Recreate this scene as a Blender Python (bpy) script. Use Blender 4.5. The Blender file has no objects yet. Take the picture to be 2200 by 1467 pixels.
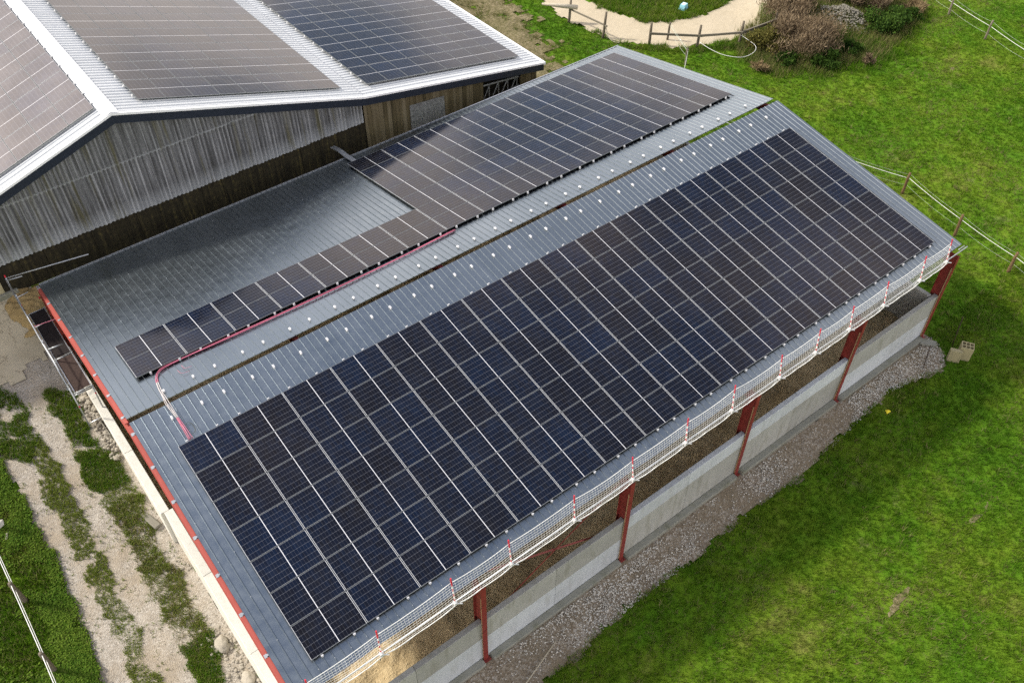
import bpy, math, random
import numpy as np
from mathutils import Matrix, Vector, Euler

random.seed(7); RNG = np.random.default_rng(11)
SC = bpy.context.scene
COL = SC.collection
PI = math.pi

# ------------------------------------------------------------------ camera
cam = bpy.data.cameras.new('camera'); camo = bpy.data.objects.new('camera', cam); COL.objects.link(camo)
RIGHT = (0.78848762, -0.61504754, 0.00194819); DOWN = (-0.44294224, -0.57004148, -0.69199342); FWD = (0.42671939, 0.54476531, -0.72190118)
cm = Matrix.Identity(4)
for r in range(3):
    cm[r][0] = RIGHT[r]; cm[r][1] = -DOWN[r]; cm[r][2] = -FWD[r]
cm.translation = (-2.4026, -21.2743, 28.9135)
camo.matrix_world = cm
cam.sensor_width = 36; cam.lens = 32.05; cam.clip_start = 0.5; cam.clip_end = 3000
SC.camera = camo

# ------------------------------------------------------------------ sky, sun, exposure
SUN = Vector((-0.52, 0.57, 0.64)).normalized()
SUN_EL = math.asin(SUN.z); SUN_AZ = math.atan2(SUN.x, SUN.y)
world = bpy.data.worlds.new('World'); SC.world = world; world.use_nodes = True
wt = world.node_tree
for n in list(wt.nodes): wt.nodes.remove(n)
w_out = wt.nodes.new('ShaderNodeOutputWorld'); w_bg = wt.nodes.new('ShaderNodeBackground')
w_sky = wt.nodes.new('ShaderNodeTexSky'); w_sky.sky_type = 'NISHITA'; w_sky.sun_disc = False
w_sky.sun_elevation = SUN_EL; w_sky.sun_rotation = SUN_AZ; w_sky.air_density = 1.0; w_sky.dust_density = 2.0; w_sky.ozone_density = 1.0
# an even layer of broken cloud, as seen from below: sparse overhead, closing up towards the horizon
w_tc = wt.nodes.new('ShaderNodeTexCoord'); w_sp = wt.nodes.new('ShaderNodeSeparateXYZ'); wt.links.new(w_tc.outputs['Generated'], w_sp.inputs[0])
def wm(op, a, b=0.0, c=None):
    n = wt.nodes.new('ShaderNodeMath'); n.operation = op
    for k, v in enumerate((a, b, c)):
        if v is None: continue
        if hasattr(v, 'is_linked'): wt.links.new(v, n.inputs[k])
        else: n.inputs[k].default_value = v
    return n.outputs[0]
w_z = wm('ADD', wm('MAXIMUM', w_sp.outputs[2], 0.0), 0.16)
w_cb = wt.nodes.new('ShaderNodeCombineXYZ'); wt.links.new(wm('DIVIDE', w_sp.outputs[0], w_z), w_cb.inputs[0]); wt.links.new(wm('DIVIDE', w_sp.outputs[1], w_z), w_cb.inputs[1])
w_no = wt.nodes.new('ShaderNodeTexNoise'); w_no.inputs['Scale'].default_value = 2.0; w_no.inputs['Detail'].default_value = 6; w_no.inputs['Roughness'].default_value = 0.55
wt.links.new(w_cb.outputs[0], w_no.inputs['Vector'])
w_cov = wm('ADD', w_no.outputs['Fac'], wm('DIVIDE', 0.10, w_z))
w_rp = wt.nodes.new('ShaderNodeValToRGB'); w_rp.color_ramp.elements[0].position = 0.59; w_rp.color_ramp.elements[1].position = 0.78
w_mx = wt.nodes.new('ShaderNodeMix'); w_mx.data_type = 'RGBA'
w_mx.inputs[7].default_value = (12.6, 11.5, 10.7, 1)
wt.links.new(w_cov, w_rp.inputs['Fac']); wt.links.new(w_rp.outputs['Color'], w_mx.inputs[0])
wt.links.new(w_sky.outputs['Color'], w_mx.inputs[6]); wt.links.new(w_mx.outputs[2], w_bg.inputs['Color'])
w_bg.inputs['Strength'].default_value = 0.11
wt.links.new(w_bg.outputs[0], w_out.inputs['Surface'])
sun = bpy.data.lights.new('sun', 'SUN'); sun.energy = 2.8; sun.angle = math.radians(5.0); sun.color = (1.0, 0.94, 0.84)
suno = bpy.data.objects.new('sun', sun); COL.objects.link(suno)
suno.rotation_euler = SUN.to_track_quat('Z', 'Y').to_euler()
suno.location = (0, 0, 60)
SC.cycles.use_denoising = False
SC.view_settings.view_transform = 'Standard'; SC.view_settings.look = 'None'
SC.view_settings.exposure = 0.80; SC.view_settings.gamma = 1.0; SC.view_settings.use_curve_mapping = False

# ------------------------------------------------------------------ material helpers
class NT:
    def __init__(s, name, rough=0.8, metal=0.0, spec=0.3):
        s.m = bpy.data.materials.new(name); s.m.use_nodes = True; s.t = s.m.node_tree
        s.b = s.t.nodes['Principled BSDF']
        s.b.inputs['Roughness'].default_value = rough; s.b.inputs['Metallic'].default_value = metal
        s.b.inputs['Specular IOR Level'].default_value = spec
        s._pos = None
    def n(s, t): return s.t.nodes.new(t)
    def l(s, a, b): s.t.links.new(a, b)
    def put(s, sock, v):
        if hasattr(v, 'is_linked'): s.l(v, sock)
        elif isinstance(v, (tuple, list)): sock.default_value = tuple(v) + ((1,) if len(v) == 3 and len(sock.default_value) == 4 else ())
        else: sock.default_value = v
    def pos(s):
        if s._pos is None: s._pos = s.n('ShaderNodeNewGeometry').outputs['Position']
        return s._pos
    def obj(s): return s.n('ShaderNodeTexCoord').outputs['Object']
    def rnd(s): return s.n('ShaderNodeObjectInfo').outputs['Random']
    def attr(s, name):
        a = s.n('ShaderNodeAttribute'); a.attribute_name = name; return a.outputs['Fac']
    def scale(s, vec, sc, loc=None):
        m = s.n('ShaderNodeMapping'); s.l(vec, m.inputs[0]); m.inputs['Scale'].default_value = sc
        if loc: m.inputs['Location'].default_value = loc
        return m.outputs[0]
    def noise(s, vec, sc, det=4, ro=0.55, dist=0.0):
        m = s.n('ShaderNodeTexNoise'); s.l(vec, m.inputs['Vector']); m.inputs['Scale'].default_value = sc
        m.inputs['Detail'].default_value = det; m.inputs['Roughness'].default_value = ro; m.inputs['Distortion'].default_value = dist
        return m.outputs['Fac']
    def voro(s, vec, sc, feat='F1', out='Distance'):
        m = s.n('ShaderNodeTexVoronoi'); m.feature = feat; s.l(vec, m.inputs['Vector']); m.inputs['Scale'].default_value = sc
        return m.outputs[out]
    def ramp(s, fac, stops):
        m = s.n('ShaderNodeValToRGB'); s.l(fac, m.inputs[0]); e = m.color_ramp.elements
        while len(e) < len(stops): e.new(0.5)
        for k, (p, c) in enumerate(stops):
            e[k].position = p; c = (c, c, c) if not isinstance(c, (tuple, list)) else c; e[k].color = (c[0], c[1], c[2], 1)
        return m.outputs['Color']
    def mix(s, f, a, b, mode='MIX'):
        m = s.n('ShaderNodeMix'); m.data_type = 'RGBA'; m.blend_type = mode
        s.put(m.inputs[0], f); s.put(m.inputs[6], a); s.put(m.inputs[7], b); return m.outputs[2]
    def math(s, op, a, b=0.0, c=None):
        m = s.n('ShaderNodeMath'); m.operation = op; s.put(m.inputs[0], a); s.put(m.inputs[1], b)
        if c is not None: s.put(m.inputs[2], c)
        return m.outputs[0]
    def col(s, c): s.put(s.b.inputs['Base Color'], c)
    def bump(s, h, dist=0.01, strength=1.0):
        m = s.n('ShaderNodeBump'); m.inputs['Distance'].default_value = dist; m.inputs['Strength'].default_value = strength
        s.l(h, m.inputs['Height']); s.l(m.outputs[0], s.b.inputs['Normal'])
    def xyz(s, v):
        m = s.n('ShaderNodeSeparateXYZ'); s.l(v, m.inputs[0]); return m.outputs

def plain(name, c, rough=0.6, metal=0.0, spec=0.4, var=0.12, sc=6.0, bump=0.0):
    a = NT(name, rough, metal, spec)
    f = a.noise(a.pos(), sc, 5)
    lo = tuple(v * (1 - var) for v in c); hi = tuple(min(1, v * (1 + var)) for v in c)
    a.col(a.ramp(f, [(0.3, lo), (0.7, hi)]))
    if bump: a.bump(a.noise(a.pos(), sc * 8, 3), bump)
    return a.m

M = {}
def mat_solar(name='solar_glass', rough=0.09, ior=1.36, k=1.0, glare=0.0):
    a = NT(name, rough, 0.0, 0.5)
    a.b.inputs['IOR'].default_value = ior
    x, y, z = a.xyz(a.obj())
    xm = a.math('ABSOLUTE', a.math('SUBTRACT', x, 0.8775))
    inx = a.math('MULTIPLY', a.math('GREATER_THAN', xm, 0.010), a.math('LESS_THAN', xm, 0.861))
    iny = a.math('MULTIPLY', a.math('GREATER_THAN', y, 0.009), a.math('LESS_THAN', y, 1.109))
    inside = a.math('MULTIPLY', inx, iny)
    qx = a.math('DIVIDE', a.math('SUBTRACT', xm, 0.010), 0.09456); qy = a.math('DIVIDE', a.math('SUBTRACT', y, 0.016), 0.181)
    fx = a.math('ABSOLUTE', a.math('SUBTRACT', a.math('FRACT', qx), 0.5)); fy = a.math('ABSOLUTE', a.math('SUBTRACT', a.math('FRACT', qy), 0.5))
    lx = a.math('GREATER_THAN', fx, 0.479); ly = a.math('GREATER_THAN', fy, 0.484)
    dia = a.math('GREATER_THAN', a.math('ADD', a.math('MULTIPLY', fx, 0.52), fy), 0.715)
    line = a.math('MAXIMUM', a.math('MULTIPLY', lx, 0.5), a.math('MAXIMUM', ly, dia))
    cmb = a.n('ShaderNodeCombineXYZ'); a.l(a.math('FLOOR', a.math('DIVIDE', x, 0.0936)), cmb.inputs[0]); a.l(a.math('FLOOR', qy), cmb.inputs[1])
    a.l(a.math('MULTIPLY', a.rnd(), 91.0), cmb.inputs[2])
    wn = a.n('ShaderNodeTexWhiteNoise'); a.l(cmb.outputs[0], wn.inputs[0])
    patch = a.noise(a.pos(), 0.55, 3)
    t = a.math('ADD', a.math('MULTIPLY', a.rnd(), 0.28), a.math('ADD', a.math('MULTIPLY', wn.outputs[0], 0.25), a.math('MULTIPLY', patch, 0.62)))
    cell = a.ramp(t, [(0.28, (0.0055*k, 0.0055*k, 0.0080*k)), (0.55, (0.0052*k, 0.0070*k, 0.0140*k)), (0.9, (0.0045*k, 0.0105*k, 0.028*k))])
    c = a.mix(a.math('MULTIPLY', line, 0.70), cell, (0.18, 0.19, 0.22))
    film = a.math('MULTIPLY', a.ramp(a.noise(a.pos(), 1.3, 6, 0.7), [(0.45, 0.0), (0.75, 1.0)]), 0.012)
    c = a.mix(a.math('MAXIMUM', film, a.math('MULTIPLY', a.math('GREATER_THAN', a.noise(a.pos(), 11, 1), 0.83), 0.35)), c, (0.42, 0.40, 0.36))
    if glare: c = a.mix(a.math('MULTIPLY', a.ramp(a.noise(a.pos(), 0.8, 4), [(0.3, 0.6), (0.7, 1.0)]), glare), c, (0.50, 0.46, 0.45))  # pale tone over the cells stands in for sky glare on the glass
    a.col(a.mix(inside, (0.66, 0.67, 0.69), c))
    pass
    a.put(a.b.inputs['Roughness'], a.math('ADD', rough-0.03, a.math('MULTIPLY', a.noise(a.pos(), 2.4, 5, 0.7), 0.09)))
    a.put(a.b.inputs['Specular Tint'], (1.0, 0.82, 0.72))
    a.bump(a.noise(a.pos(), 1.1, 2), 0.004, 0.6)
    return a.m

def mat_sheet(name, lo, hi, rough, spec, metal=0.0):
    a = NT(name, rough, metal, spec)
    f = a.noise(a.pos(), 0.7, 5, 0.6); g = a.noise(a.scale(a.obj(), (2.5, 0.35, 1)), 3.0, 4)
    s_ = a.math('ADD', a.math('MULTIPLY', f, 0.45), a.math('ADD', a.math('MULTIPLY', g, 0.35), a.math('MULTIPLY', a.rnd(), 0.25)))
    c = a.ramp(s_, [(0.3, lo), (0.75, hi)])
    speck = a.math('GREATER_THAN', a.noise(a.pos(), 26, 2), 0.70)
    a.col(a.mix(a.math('MULTIPLY', speck, 0.25), c, (0.45, 0.46, 0.46)))
    a.put(a.b.inputs['Roughness'], a.math('ADD', a.math('MULTIPLY', a.noise(a.pos(), 3.5, 4), 0.22), rough - 0.1))
    a.bump(a.noise(a.scale(a.obj(), (1.0, 0.25, 1)), 1.2, 2), 0.003, 0.5)
    return a.m

def mat_concrete(name, c, rough=0.85, stain=(0.16, 0.15, 0.10), amt=0.5, streak=True):
    a = NT(name, rough, 0, 0.25)
    big = a.noise(a.pos(), 0.8, 5, 0.6); fine = a.noise(a.pos(), 14, 5, 0.65)
    v = a.ramp(a.math('ADD', a.math('MULTIPLY', big, 0.5), a.math('ADD', a.math('MULTIPLY', fine, 0.35), a.math('MULTIPLY', a.rnd(), 0.2))),
               [(0.25, tuple(x * 0.72 for x in c)), (0.75, tuple(min(1, x * 1.12) for x in c))])
    st = a.noise(a.scale(a.pos(), (1.6, 1.6, 0.35) if streak else (1, 1, 1)), 2.2, 6, 0.65)
    v = a.mix(a.math('MULTIPLY', a.ramp(st, [(0.5, 0.0), (0.72, 1.0)]), amt), v, stain)
    a.col(v); a.bump(a.noise(a.pos(), 22, 4), 0.008, 0.7)
    return a.m

def mat_corr():
    a = NT('weathered_fibre_cement', 0.9, 0, 0.2)
    P = a.pos()
    s1 = a.noise(a.scale(P, (7.0, 1, 0.16)), 1.6, 5, 0.65); s2 = a.noise(a.scale(P, (22.0, 1, 0.5)), 1.0, 4, 0.7); s3 = a.noise(P, 9, 4)
    t = a.math('ADD', a.math('MULTIPLY', s1, 0.62), a.math('ADD', a.math('MULTIPLY', s2, 0.28), a.math('MULTIPLY', s3, 0.1)))
    c = a.ramp(t, [(0.33, (0.035, 0.034, 0.03)), (0.46, (0.13, 0.135, 0.14)), (0.58, (0.29, 0.30, 0.31)), (0.72, (0.50, 0.51, 0.52))])
    valley_shade = a.math('MULTIPLY', a.math('ADD', a.math('COSINE', a.math('MULTIPLY', a.xyz(P)[0], 2*PI/0.177)), 1.0), 0.5)
    c = a.mix(a.math('MULTIPLY', valley_shade, 0.45), c, (0.045, 0.043, 0.038))  # shading of the corrugation painted into the colour, darker in its valleys
    moss = a.ramp(a.noise(a.scale(P, (3.0, 1, 0.22)), 1.3, 4), [(0.56, 0.0), (0.70, 1.0)])
    zz = a.xyz(P)[2]
    worn = a.math('MAXIMUM', a.math('SUBTRACT', 1.0, a.math('DIVIDE', a.math('ABSOLUTE', a.math('SUBTRACT', zz, 5.26)), 0.75)), a.math('SUBTRACT', 1.0, a.math('DIVIDE', a.math('ABSOLUTE', a.math('SUBTRACT', zz, 7.70)), 0.09)))
    c = a.mix(a.math('MULTIPLY', a.math('MULTIPLY', a.math('MAXIMUM', worn, 0.0), a.math('ADD', s2, 0.25)), 0.8), c, (0.46, 0.49, 0.51))
    c = a.mix(a.math('MULTIPLY', moss, 0.6), c, (0.095, 0.085, 0.02))
    a.col(c); a.bump(s3, 0.006, 0.6)
    return a.m

def mat_moss_wall():
    a = NT('mossy_lower_wall', 0.95, 0, 0.15); P = a.pos()
    s1 = a.noise(a.scale(P, (5.0, 1, 0.3)), 1.7, 5, 0.65); s2 = a.noise(P, 6, 5, 0.7)
    c = a.ramp(a.math('ADD', a.math('MULTIPLY', s1, 0.6), a.math('MULTIPLY', s2, 0.4)), [(0.36, (0.012, 0.011, 0.009)), (0.55, (0.035, 0.03, 0.018)), (0.66, (0.09, 0.075, 0.03)), (0.8, (0.22, 0.19, 0.11))])
    a.col(c); a.bump(s2, 0.01, 0.7); return a.m

def mat_boards():
    a = NT('old_wall_boards', 0.9, 0, 0.2); P = a.pos()
    s1 = a.noise(a.scale(P, (16.0, 16, 0.5)), 1.0, 5, 0.65); s2 = a.noise(a.scale(P, (2.0, 2, 0.4)), 1.5, 4)
    t = a.math('ADD', a.math('MULTIPLY', s1, 0.5), a.math('ADD', a.math('MULTIPLY', s2, 0.3), a.math('MULTIPLY', a.rnd(), 0.25)))
    c = a.ramp(t, [(0.28, (0.04, 0.034, 0.018)), (0.5, (0.11, 0.09, 0.05)), (0.75, (0.21, 0.18, 0.12))])
    a.col(c); a.bump(s1, 0.006, 0.7); return a.m

def mat_wood(name, dark, light, sc=(3, 3, 3)):
    a = NT(name, 0.85, 0, 0.2); O = a.obj()
    s1 = a.noise(a.scale(O, sc), 6.0, 5, 0.65)
    a.col(a.ramp(a.math('ADD', a.math('MULTIPLY', s1, 0.8), a.math('MULTIPLY', a.rnd(), 0.2)), [(0.3, dark), (0.7, light)])); a.bump(s1, 0.006, 0.7); return a.m

def grass_color(a):
    P = a.pos()
    big = a.noise(P, 0.16, 5, 0.6); mid = a.noise(P, 0.9, 4, 0.6)
    t = a.math('ADD', a.math('MULTIPLY', big, 0.62), a.math('MULTIPLY', mid, 0.38))
    c = a.ramp(t, [(0.32, (0.052, 0.138, 0.007)), (0.45, (0.086, 0.188, 0.009)), (0.57, (0.130, 0.212, 0.014)), (0.69, (0.215, 0.205, 0.055))])
    return c, P

def mat_grass(name, hue=None):
    a = NT(name, 0.9, 0, 0.04)
    c, P = grass_color(a)
    if hue: c = a.mix(0.75, c, hue)
    tint = a.attr('tint')
    c = a.mix(a.ramp(tint, [(0.0, 0.0), (0.62, 0.0), (1.0, 0.85)]), c, (0.25, 0.22, 0.10))
    c = a.mix(a.ramp(tint, [(0.0, 0.6), (0.35, 0.0)]), c, (0.035, 0.10, 0.010))
    a.col(c)
    tr = a.n('ShaderNodeBsdfTranslucent'); a.l(c, tr.inputs['Color'])
    mx = a.n('ShaderNodeMixShader'); mx.inputs[0].default_value = 0.35
    out = [n for n in a.t.nodes if n.type == 'OUTPUT_MATERIAL'][0]
    a.l(a.b.outputs[0], mx.inputs[1]); a.l(tr.outputs[0], mx.inputs[2]); a.l(mx.outputs[0], out.inputs['Surface'])
    return a.m

def mat_leaf(name, lo, hi, tl=0.3):
    a = NT(name, 0.8, 0, 0.1)
    tint = a.attr('tint'); n_ = a.noise(a.pos(), 0.9, 4)
    c = a.ramp(a.math('ADD', a.math('MULTIPLY', tint, 0.45), a.math('MULTIPLY', n_, 0.55)), [(0.25, lo), (0.75, hi)])
    a.col(c)
    tr = a.n('ShaderNodeBsdfTranslucent'); a.l(c, tr.inputs['Color'])
    mx = a.n('ShaderNodeMixShader'); mx.inputs[0].default_value = tl
    out = [n for n in a.t.nodes if n.type == 'OUTPUT_MATERIAL'][0]
    a.l(a.b.outputs[0], mx.inputs[1]); a.l(tr.outputs[0], mx.inputs[2]); a.l(mx.outputs[0], out.inputs['Surface'])
    return a.m

def mat_ground():
    a = NT('meadow_soil', 0.95, 0, 0.1)
    c, P = grass_color(a)
    fine = a.noise(P, 16, 5, 0.7)
    c = a.mix(a.math('MULTIPLY', a.ramp(fine, [(0.5, 0.0), (0.75, 1.0)]), 0.5), c, (0.02, 0.045, 0.006))
    bare = a.ramp(a.noise(P, 0.55, 6, 0.7), [(0.60, 0.0), (0.72, 1.0)])
    c = a.mix(a.math('MULTIPLY', bare, 0.7), c, (0.19, 0.15, 0.085))
    a.col(c); a.bump(fine, 0.04, 1.0); return a.m

def mat_gravel(name, dark, mid, light, sc=22, dirt=(0.17, 0.135, 0.09), amt=0.5, stone=0.9):
    a = NT(name, 0.95, 0, 0.15); P = a.pos()
    vc = a.n('ShaderNodeTexVoronoi'); a.l(P, vc.inputs['Vector']); vc.inputs['Scale'].default_value = sc
    hsv = a.n('ShaderNodeSeparateColor'); a.l(vc.outputs['Color'], hsv.inputs[0])
    st = a.ramp(hsv.outputs[0], [(0.0, dark), (0.5, mid), (1.0, light)])
    d = a.noise(P, 0.7, 6, 0.65)
    c = a.mix(a.math('MULTIPLY', a.ramp(d, [(0.42, 0.0), (0.62, 1.0)]), amt), st, dirt)
    f = a.noise(P, 5, 5, 0.7)
    c = a.mix(a.math('MULTIPLY', a.ramp(f, [(0.5, 0.0), (0.75, 1.0)]), 0.35), c, tuple(x * 0.6 for x in mid))
    a.col(c); a.bump(vc.outputs['Distance'], 0.03, stone); return a.m

def mat_sand(name, lo, hi, bsc=2.2, bd=0.05):
    a = NT(name, 0.95, 0, 0.1); P = a.pos()
    f = a.noise(P, 0.5, 5, 0.6); g = a.noise(P, bsc, 5, 0.65); h = a.noise(P, 18, 4, 0.7)
    a.col(a.ramp(a.math('ADD', a.math('MULTIPLY', f, 0.4), a.math('ADD', a.math('MULTIPLY', g, 0.4), a.math('MULTIPLY', h, 0.2))), [(0.32, lo), (0.68, hi)]))
    a.bump(a.math('ADD', g, a.math('MULTIPLY', h, 0.25)), bd, 1.0); return a.m

def mat_yard():
    a = NT('cracked_concrete_yard', 0.9, 0, 0.2); P = a.pos()
    dist = a.n('ShaderNodeVectorMath'); dist.operation = 'ADD'
    nz = a.n('ShaderNodeTexNoise'); a.l(P, nz.inputs['Vector']); nz.inputs['Scale'].default_value = 2.2; nz.inputs['Detail'].default_value = 4
    sc_ = a.n('ShaderNodeVectorMath'); sc_.operation = 'SCALE'; a.l(nz.outputs['Color'], sc_.inputs[0]); sc_.inputs['Scale'].default_value = 0.35
    a.l(P, dist.inputs[0]); a.l(sc_.outputs[0], dist.inputs[1])
    cr = a.math('ABSOLUTE', a.math('SUBTRACT', a.noise(dist.outputs[0], 0.9, 6, 0.6), 0.5))
    crack = a.math('MULTIPLY', a.math('LESS_THAN', cr, 0.0055), a.math('GREATER_THAN', a.noise(P, 0.7, 3), 0.46))
    f = a.noise(P, 1.2, 5, 0.6)
    c = a.ramp(f, [(0.3, (0.40, 0.345, 0.24)), (0.7, (0.50, 0.44, 0.32))])
    a.col(a.mix(a.math('MULTIPLY', crack, 0.5), c, (0.16, 0.125, 0.08))); a.bump(a.math('SUBTRACT', f, a.math('MULTIPLY', crack, 0.5)), 0.02, 0.6); return a.m

M['solar'] = mat_solar(); M['solar_matt'] = mat_solar('glare_solar_glass', 0.42, 1.5, 1.5, 0.22)  # matt copy for the barn's left slope, with glare mixed into its colour
M['frame'] = plain('satin_panel_frame', (0.13, 0.145, 0.145), 0.55, 0.4, 0.5, 0.06)
M['alu'] = plain('aluminium', (0.62, 0.63, 0.65), 0.35, 0.85, 0.5, 0.06)
M['alu_white'] = plain('bright_aluminium_clip', (0.66, 0.66, 0.66), 0.4, 0.3, 0.5, 0.04)
M['sheet'] = mat_sheet('grey_roof_sheet', (0.23, 0.265, 0.29), (0.29, 0.325, 0.35), 0.33, 0.5, 1.0)
M['sheet_white'] = mat_sheet('white_roof_sheet', (0.50, 0.52, 0.53), (0.60, 0.62, 0.63), 0.45, 0.3)
M['white_trim'] = plain('white_trim', (0.76, 0.77, 0.78), 0.4, 0, 0.5, 0.05)
M['navy'] = plain('dark_navy_fascia', (0.012, 0.017, 0.028), 0.45, 0, 0.4, 0.2)
M['red'] = plain('red_oxide_steel', (0.20, 0.030, 0.024), 0.5, 0, 0.4, 0.22, 5.0)
M['red_sunlit'] = plain('sunlit_red_steel', (0.36, 0.075, 0.056), 0.55, 0, 0.35, 0.08, 4.0)  # brighter copy of the red steel, sunlight on the left gable put into its colour
M['galv'] = plain('galvanised_steel', (0.42, 0.44, 0.46), 0.45, 0.6, 0.5, 0.12)
M['conc'] = mat_concrete('smooth_precast_concrete', (0.50, 0.53, 0.55), amt=0.42, stain=(0.26, 0.26, 0.22))
M['conc_rough'] = mat_concrete('rough_precast_concrete', (0.36, 0.36, 0.33), amt=0.55, stain=(0.17, 0.165, 0.11))
M['conc_white'] = mat_concrete('pale_gable_concrete', (0.66, 0.64, 0.57), amt=0.25, stain=(0.3, 0.27, 0.19))
M['conc_foot'] = mat_concrete('footing_concrete', (0.25, 0.25, 0.21), amt=0.6, stain=(0.12, 0.125, 0.07), streak=False)
M['block'] = mat_concrete('yellowish_block', (0.34, 0.30, 0.17), amt=0.3, streak=False)
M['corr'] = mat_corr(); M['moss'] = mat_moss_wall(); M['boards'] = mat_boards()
M['render'] = mat_concrete('beige_render', (0.40, 0.35, 0.22), amt=0.35, stain=(0.2, 0.18, 0.08))
M['tin'] = plain('old_corrugated_tin', (0.22, 0.23, 0.235), 0.6, 0.3, 0.4, 0.35, 9.0)
M['dark'] = plain('shade_black', (0.02, 0.018, 0.015), 0.95, 0, 0.1)
M['batten'] = mat_wood('pale_batten', (0.30, 0.18, 0.09), (0.52, 0.34, 0.19))
M['post_wood'] = mat_wood('weathered_post', (0.09, 0.075, 0.055), (0.24, 0.205, 0.155))
M['pale_wood'] = mat_wood('bleached_log', (0.34, 0.30, 0.22), (0.55, 0.50, 0.39))
M['rough_wood'] = mat_wood('barked_stake', (0.10, 0.065, 0.035), (0.27, 0.17, 0.08))
M['rail_wood'] = mat_wood('grey_rail', (0.13, 0.115, 0.085), (0.25, 0.22, 0.17))
M['rope'] = plain('white_rope', (0.78, 0.78, 0.74), 0.8, 0, 0.2, 0.06)
M['wire'] = plain('pale_wire', (0.50, 0.55, 0.45), 0.6, 0, 0.3, 0.1)
M['net'] = plain('white_net_cord', (0.72, 0.72, 0.70), 0.85, 0, 0.2, 0.08)
M['post_red'] = plain('red_post_paint', (0.55, 0.025, 0.045), 0.45, 0, 0.4, 0.1)
M['pink'] = plain('pink_cable_sheath', (0.52, 0.15, 0.22), 0.5, 0, 0.4, 0.15)
M['pale_cable'] = plain('pale_cable', (0.56, 0.52, 0.50), 0.55, 0, 0.4, 0.1)
M['deck'] = mat_wood('brown_deck_plywood', (0.035, 0.022, 0.018), (0.075, 0.05, 0.042), (0.6, 2, 2))
M['deck_dark'] = mat_wood('dark_deck_plywood', (0.014, 0.011, 0.011), (0.034, 0.027, 0.026), (0.6, 2, 2))
M['cyan'] = plain('pale_blue_plastic', (0.30, 0.62, 0.72), 0.5, 0, 0.4, 0.06)
M['yellow'] = plain('yellow_rag', (0.75, 0.62, 0.04), 0.7, 0, 0.2, 0.1)
M['rust'] = plain('rusty_steel', (0.05, 0.03, 0.022), 0.8, 0.2, 0.3, 0.3, 20)
M['stone'] = mat_concrete('limestone_rubble', (0.40, 0.36, 0.29), amt=0.3, streak=False)
M['stone_grey'] = mat_concrete('grey_flint', (0.22, 0.205, 0.165), amt=0.3, streak=False)
M['stone_pale'] = mat_concrete('pale_stone', (0.60, 0.57, 0.50), amt=0.2, streak=False)
M['ground'] = mat_ground()
M['track'] = mat_gravel('track_gravel', (0.29, 0.255, 0.205), (0.385, 0.345, 0.285), (0.50, 0.46, 0.395), 24, (0.33, 0.27, 0.19), 0.7, 0.6)
M['strip'] = mat_gravel('strip_gravel', (0.17, 0.13, 0.09), (0.26, 0.215, 0.155), (0.42, 0.38, 0.32), 16, (0.225, 0.18, 0.12), 0.9, 0.6)
M['yard'] = mat_yard()
M['arena_sand'] = mat_sand('arena_sand', (0.38, 0.275, 0.14), (0.74, 0.60, 0.37), 3.4, 0.14)
M['ring_sand'] = mat_sand('ring_sand', (0.40, 0.34, 0.235), (0.52, 0.45, 0.33), 3.0, 0.03)
M['heap_sand'] = mat_sand('heap_sand', (0.24, 0.165, 0.07), (0.42, 0.31, 0.15), 3.0, 0.06)
M['grass'] = mat_grass('meadow_grass')
M['straw'] = mat_grass('dry_grass', (0.21, 0.165, 0.085))
M['verge'] = mat_grass('verge_grass', (0.23, 0.27, 0.055))
M['clover'] = mat_leaf('clover_leaf', (0.05, 0.125, 0.010), (0.17, 0.25, 0.03))
M['leaf_green'] = mat_leaf('bramble_leaf', (0.016, 0.045, 0.008), (0.075, 0.135, 0.02))
M['leaf_brown'] = mat_leaf('dry_seed_stems', (0.09, 0.062, 0.035), (0.32, 0.245, 0.155), 0.15)
M['leaf_olive'] = mat_leaf('olive_leaf', (0.075, 0.075, 0.018), (0.20, 0.18, 0.05))
M['leaf_straw'] = mat_leaf('straw_stems', (0.17, 0.125, 0.06), (0.33, 0.25, 0.14), 0.2)
M['twig'] = plain('twig_bark', (0.09, 0.06, 0.04), 0.9, 0, 0.1, 0.3)

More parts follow.
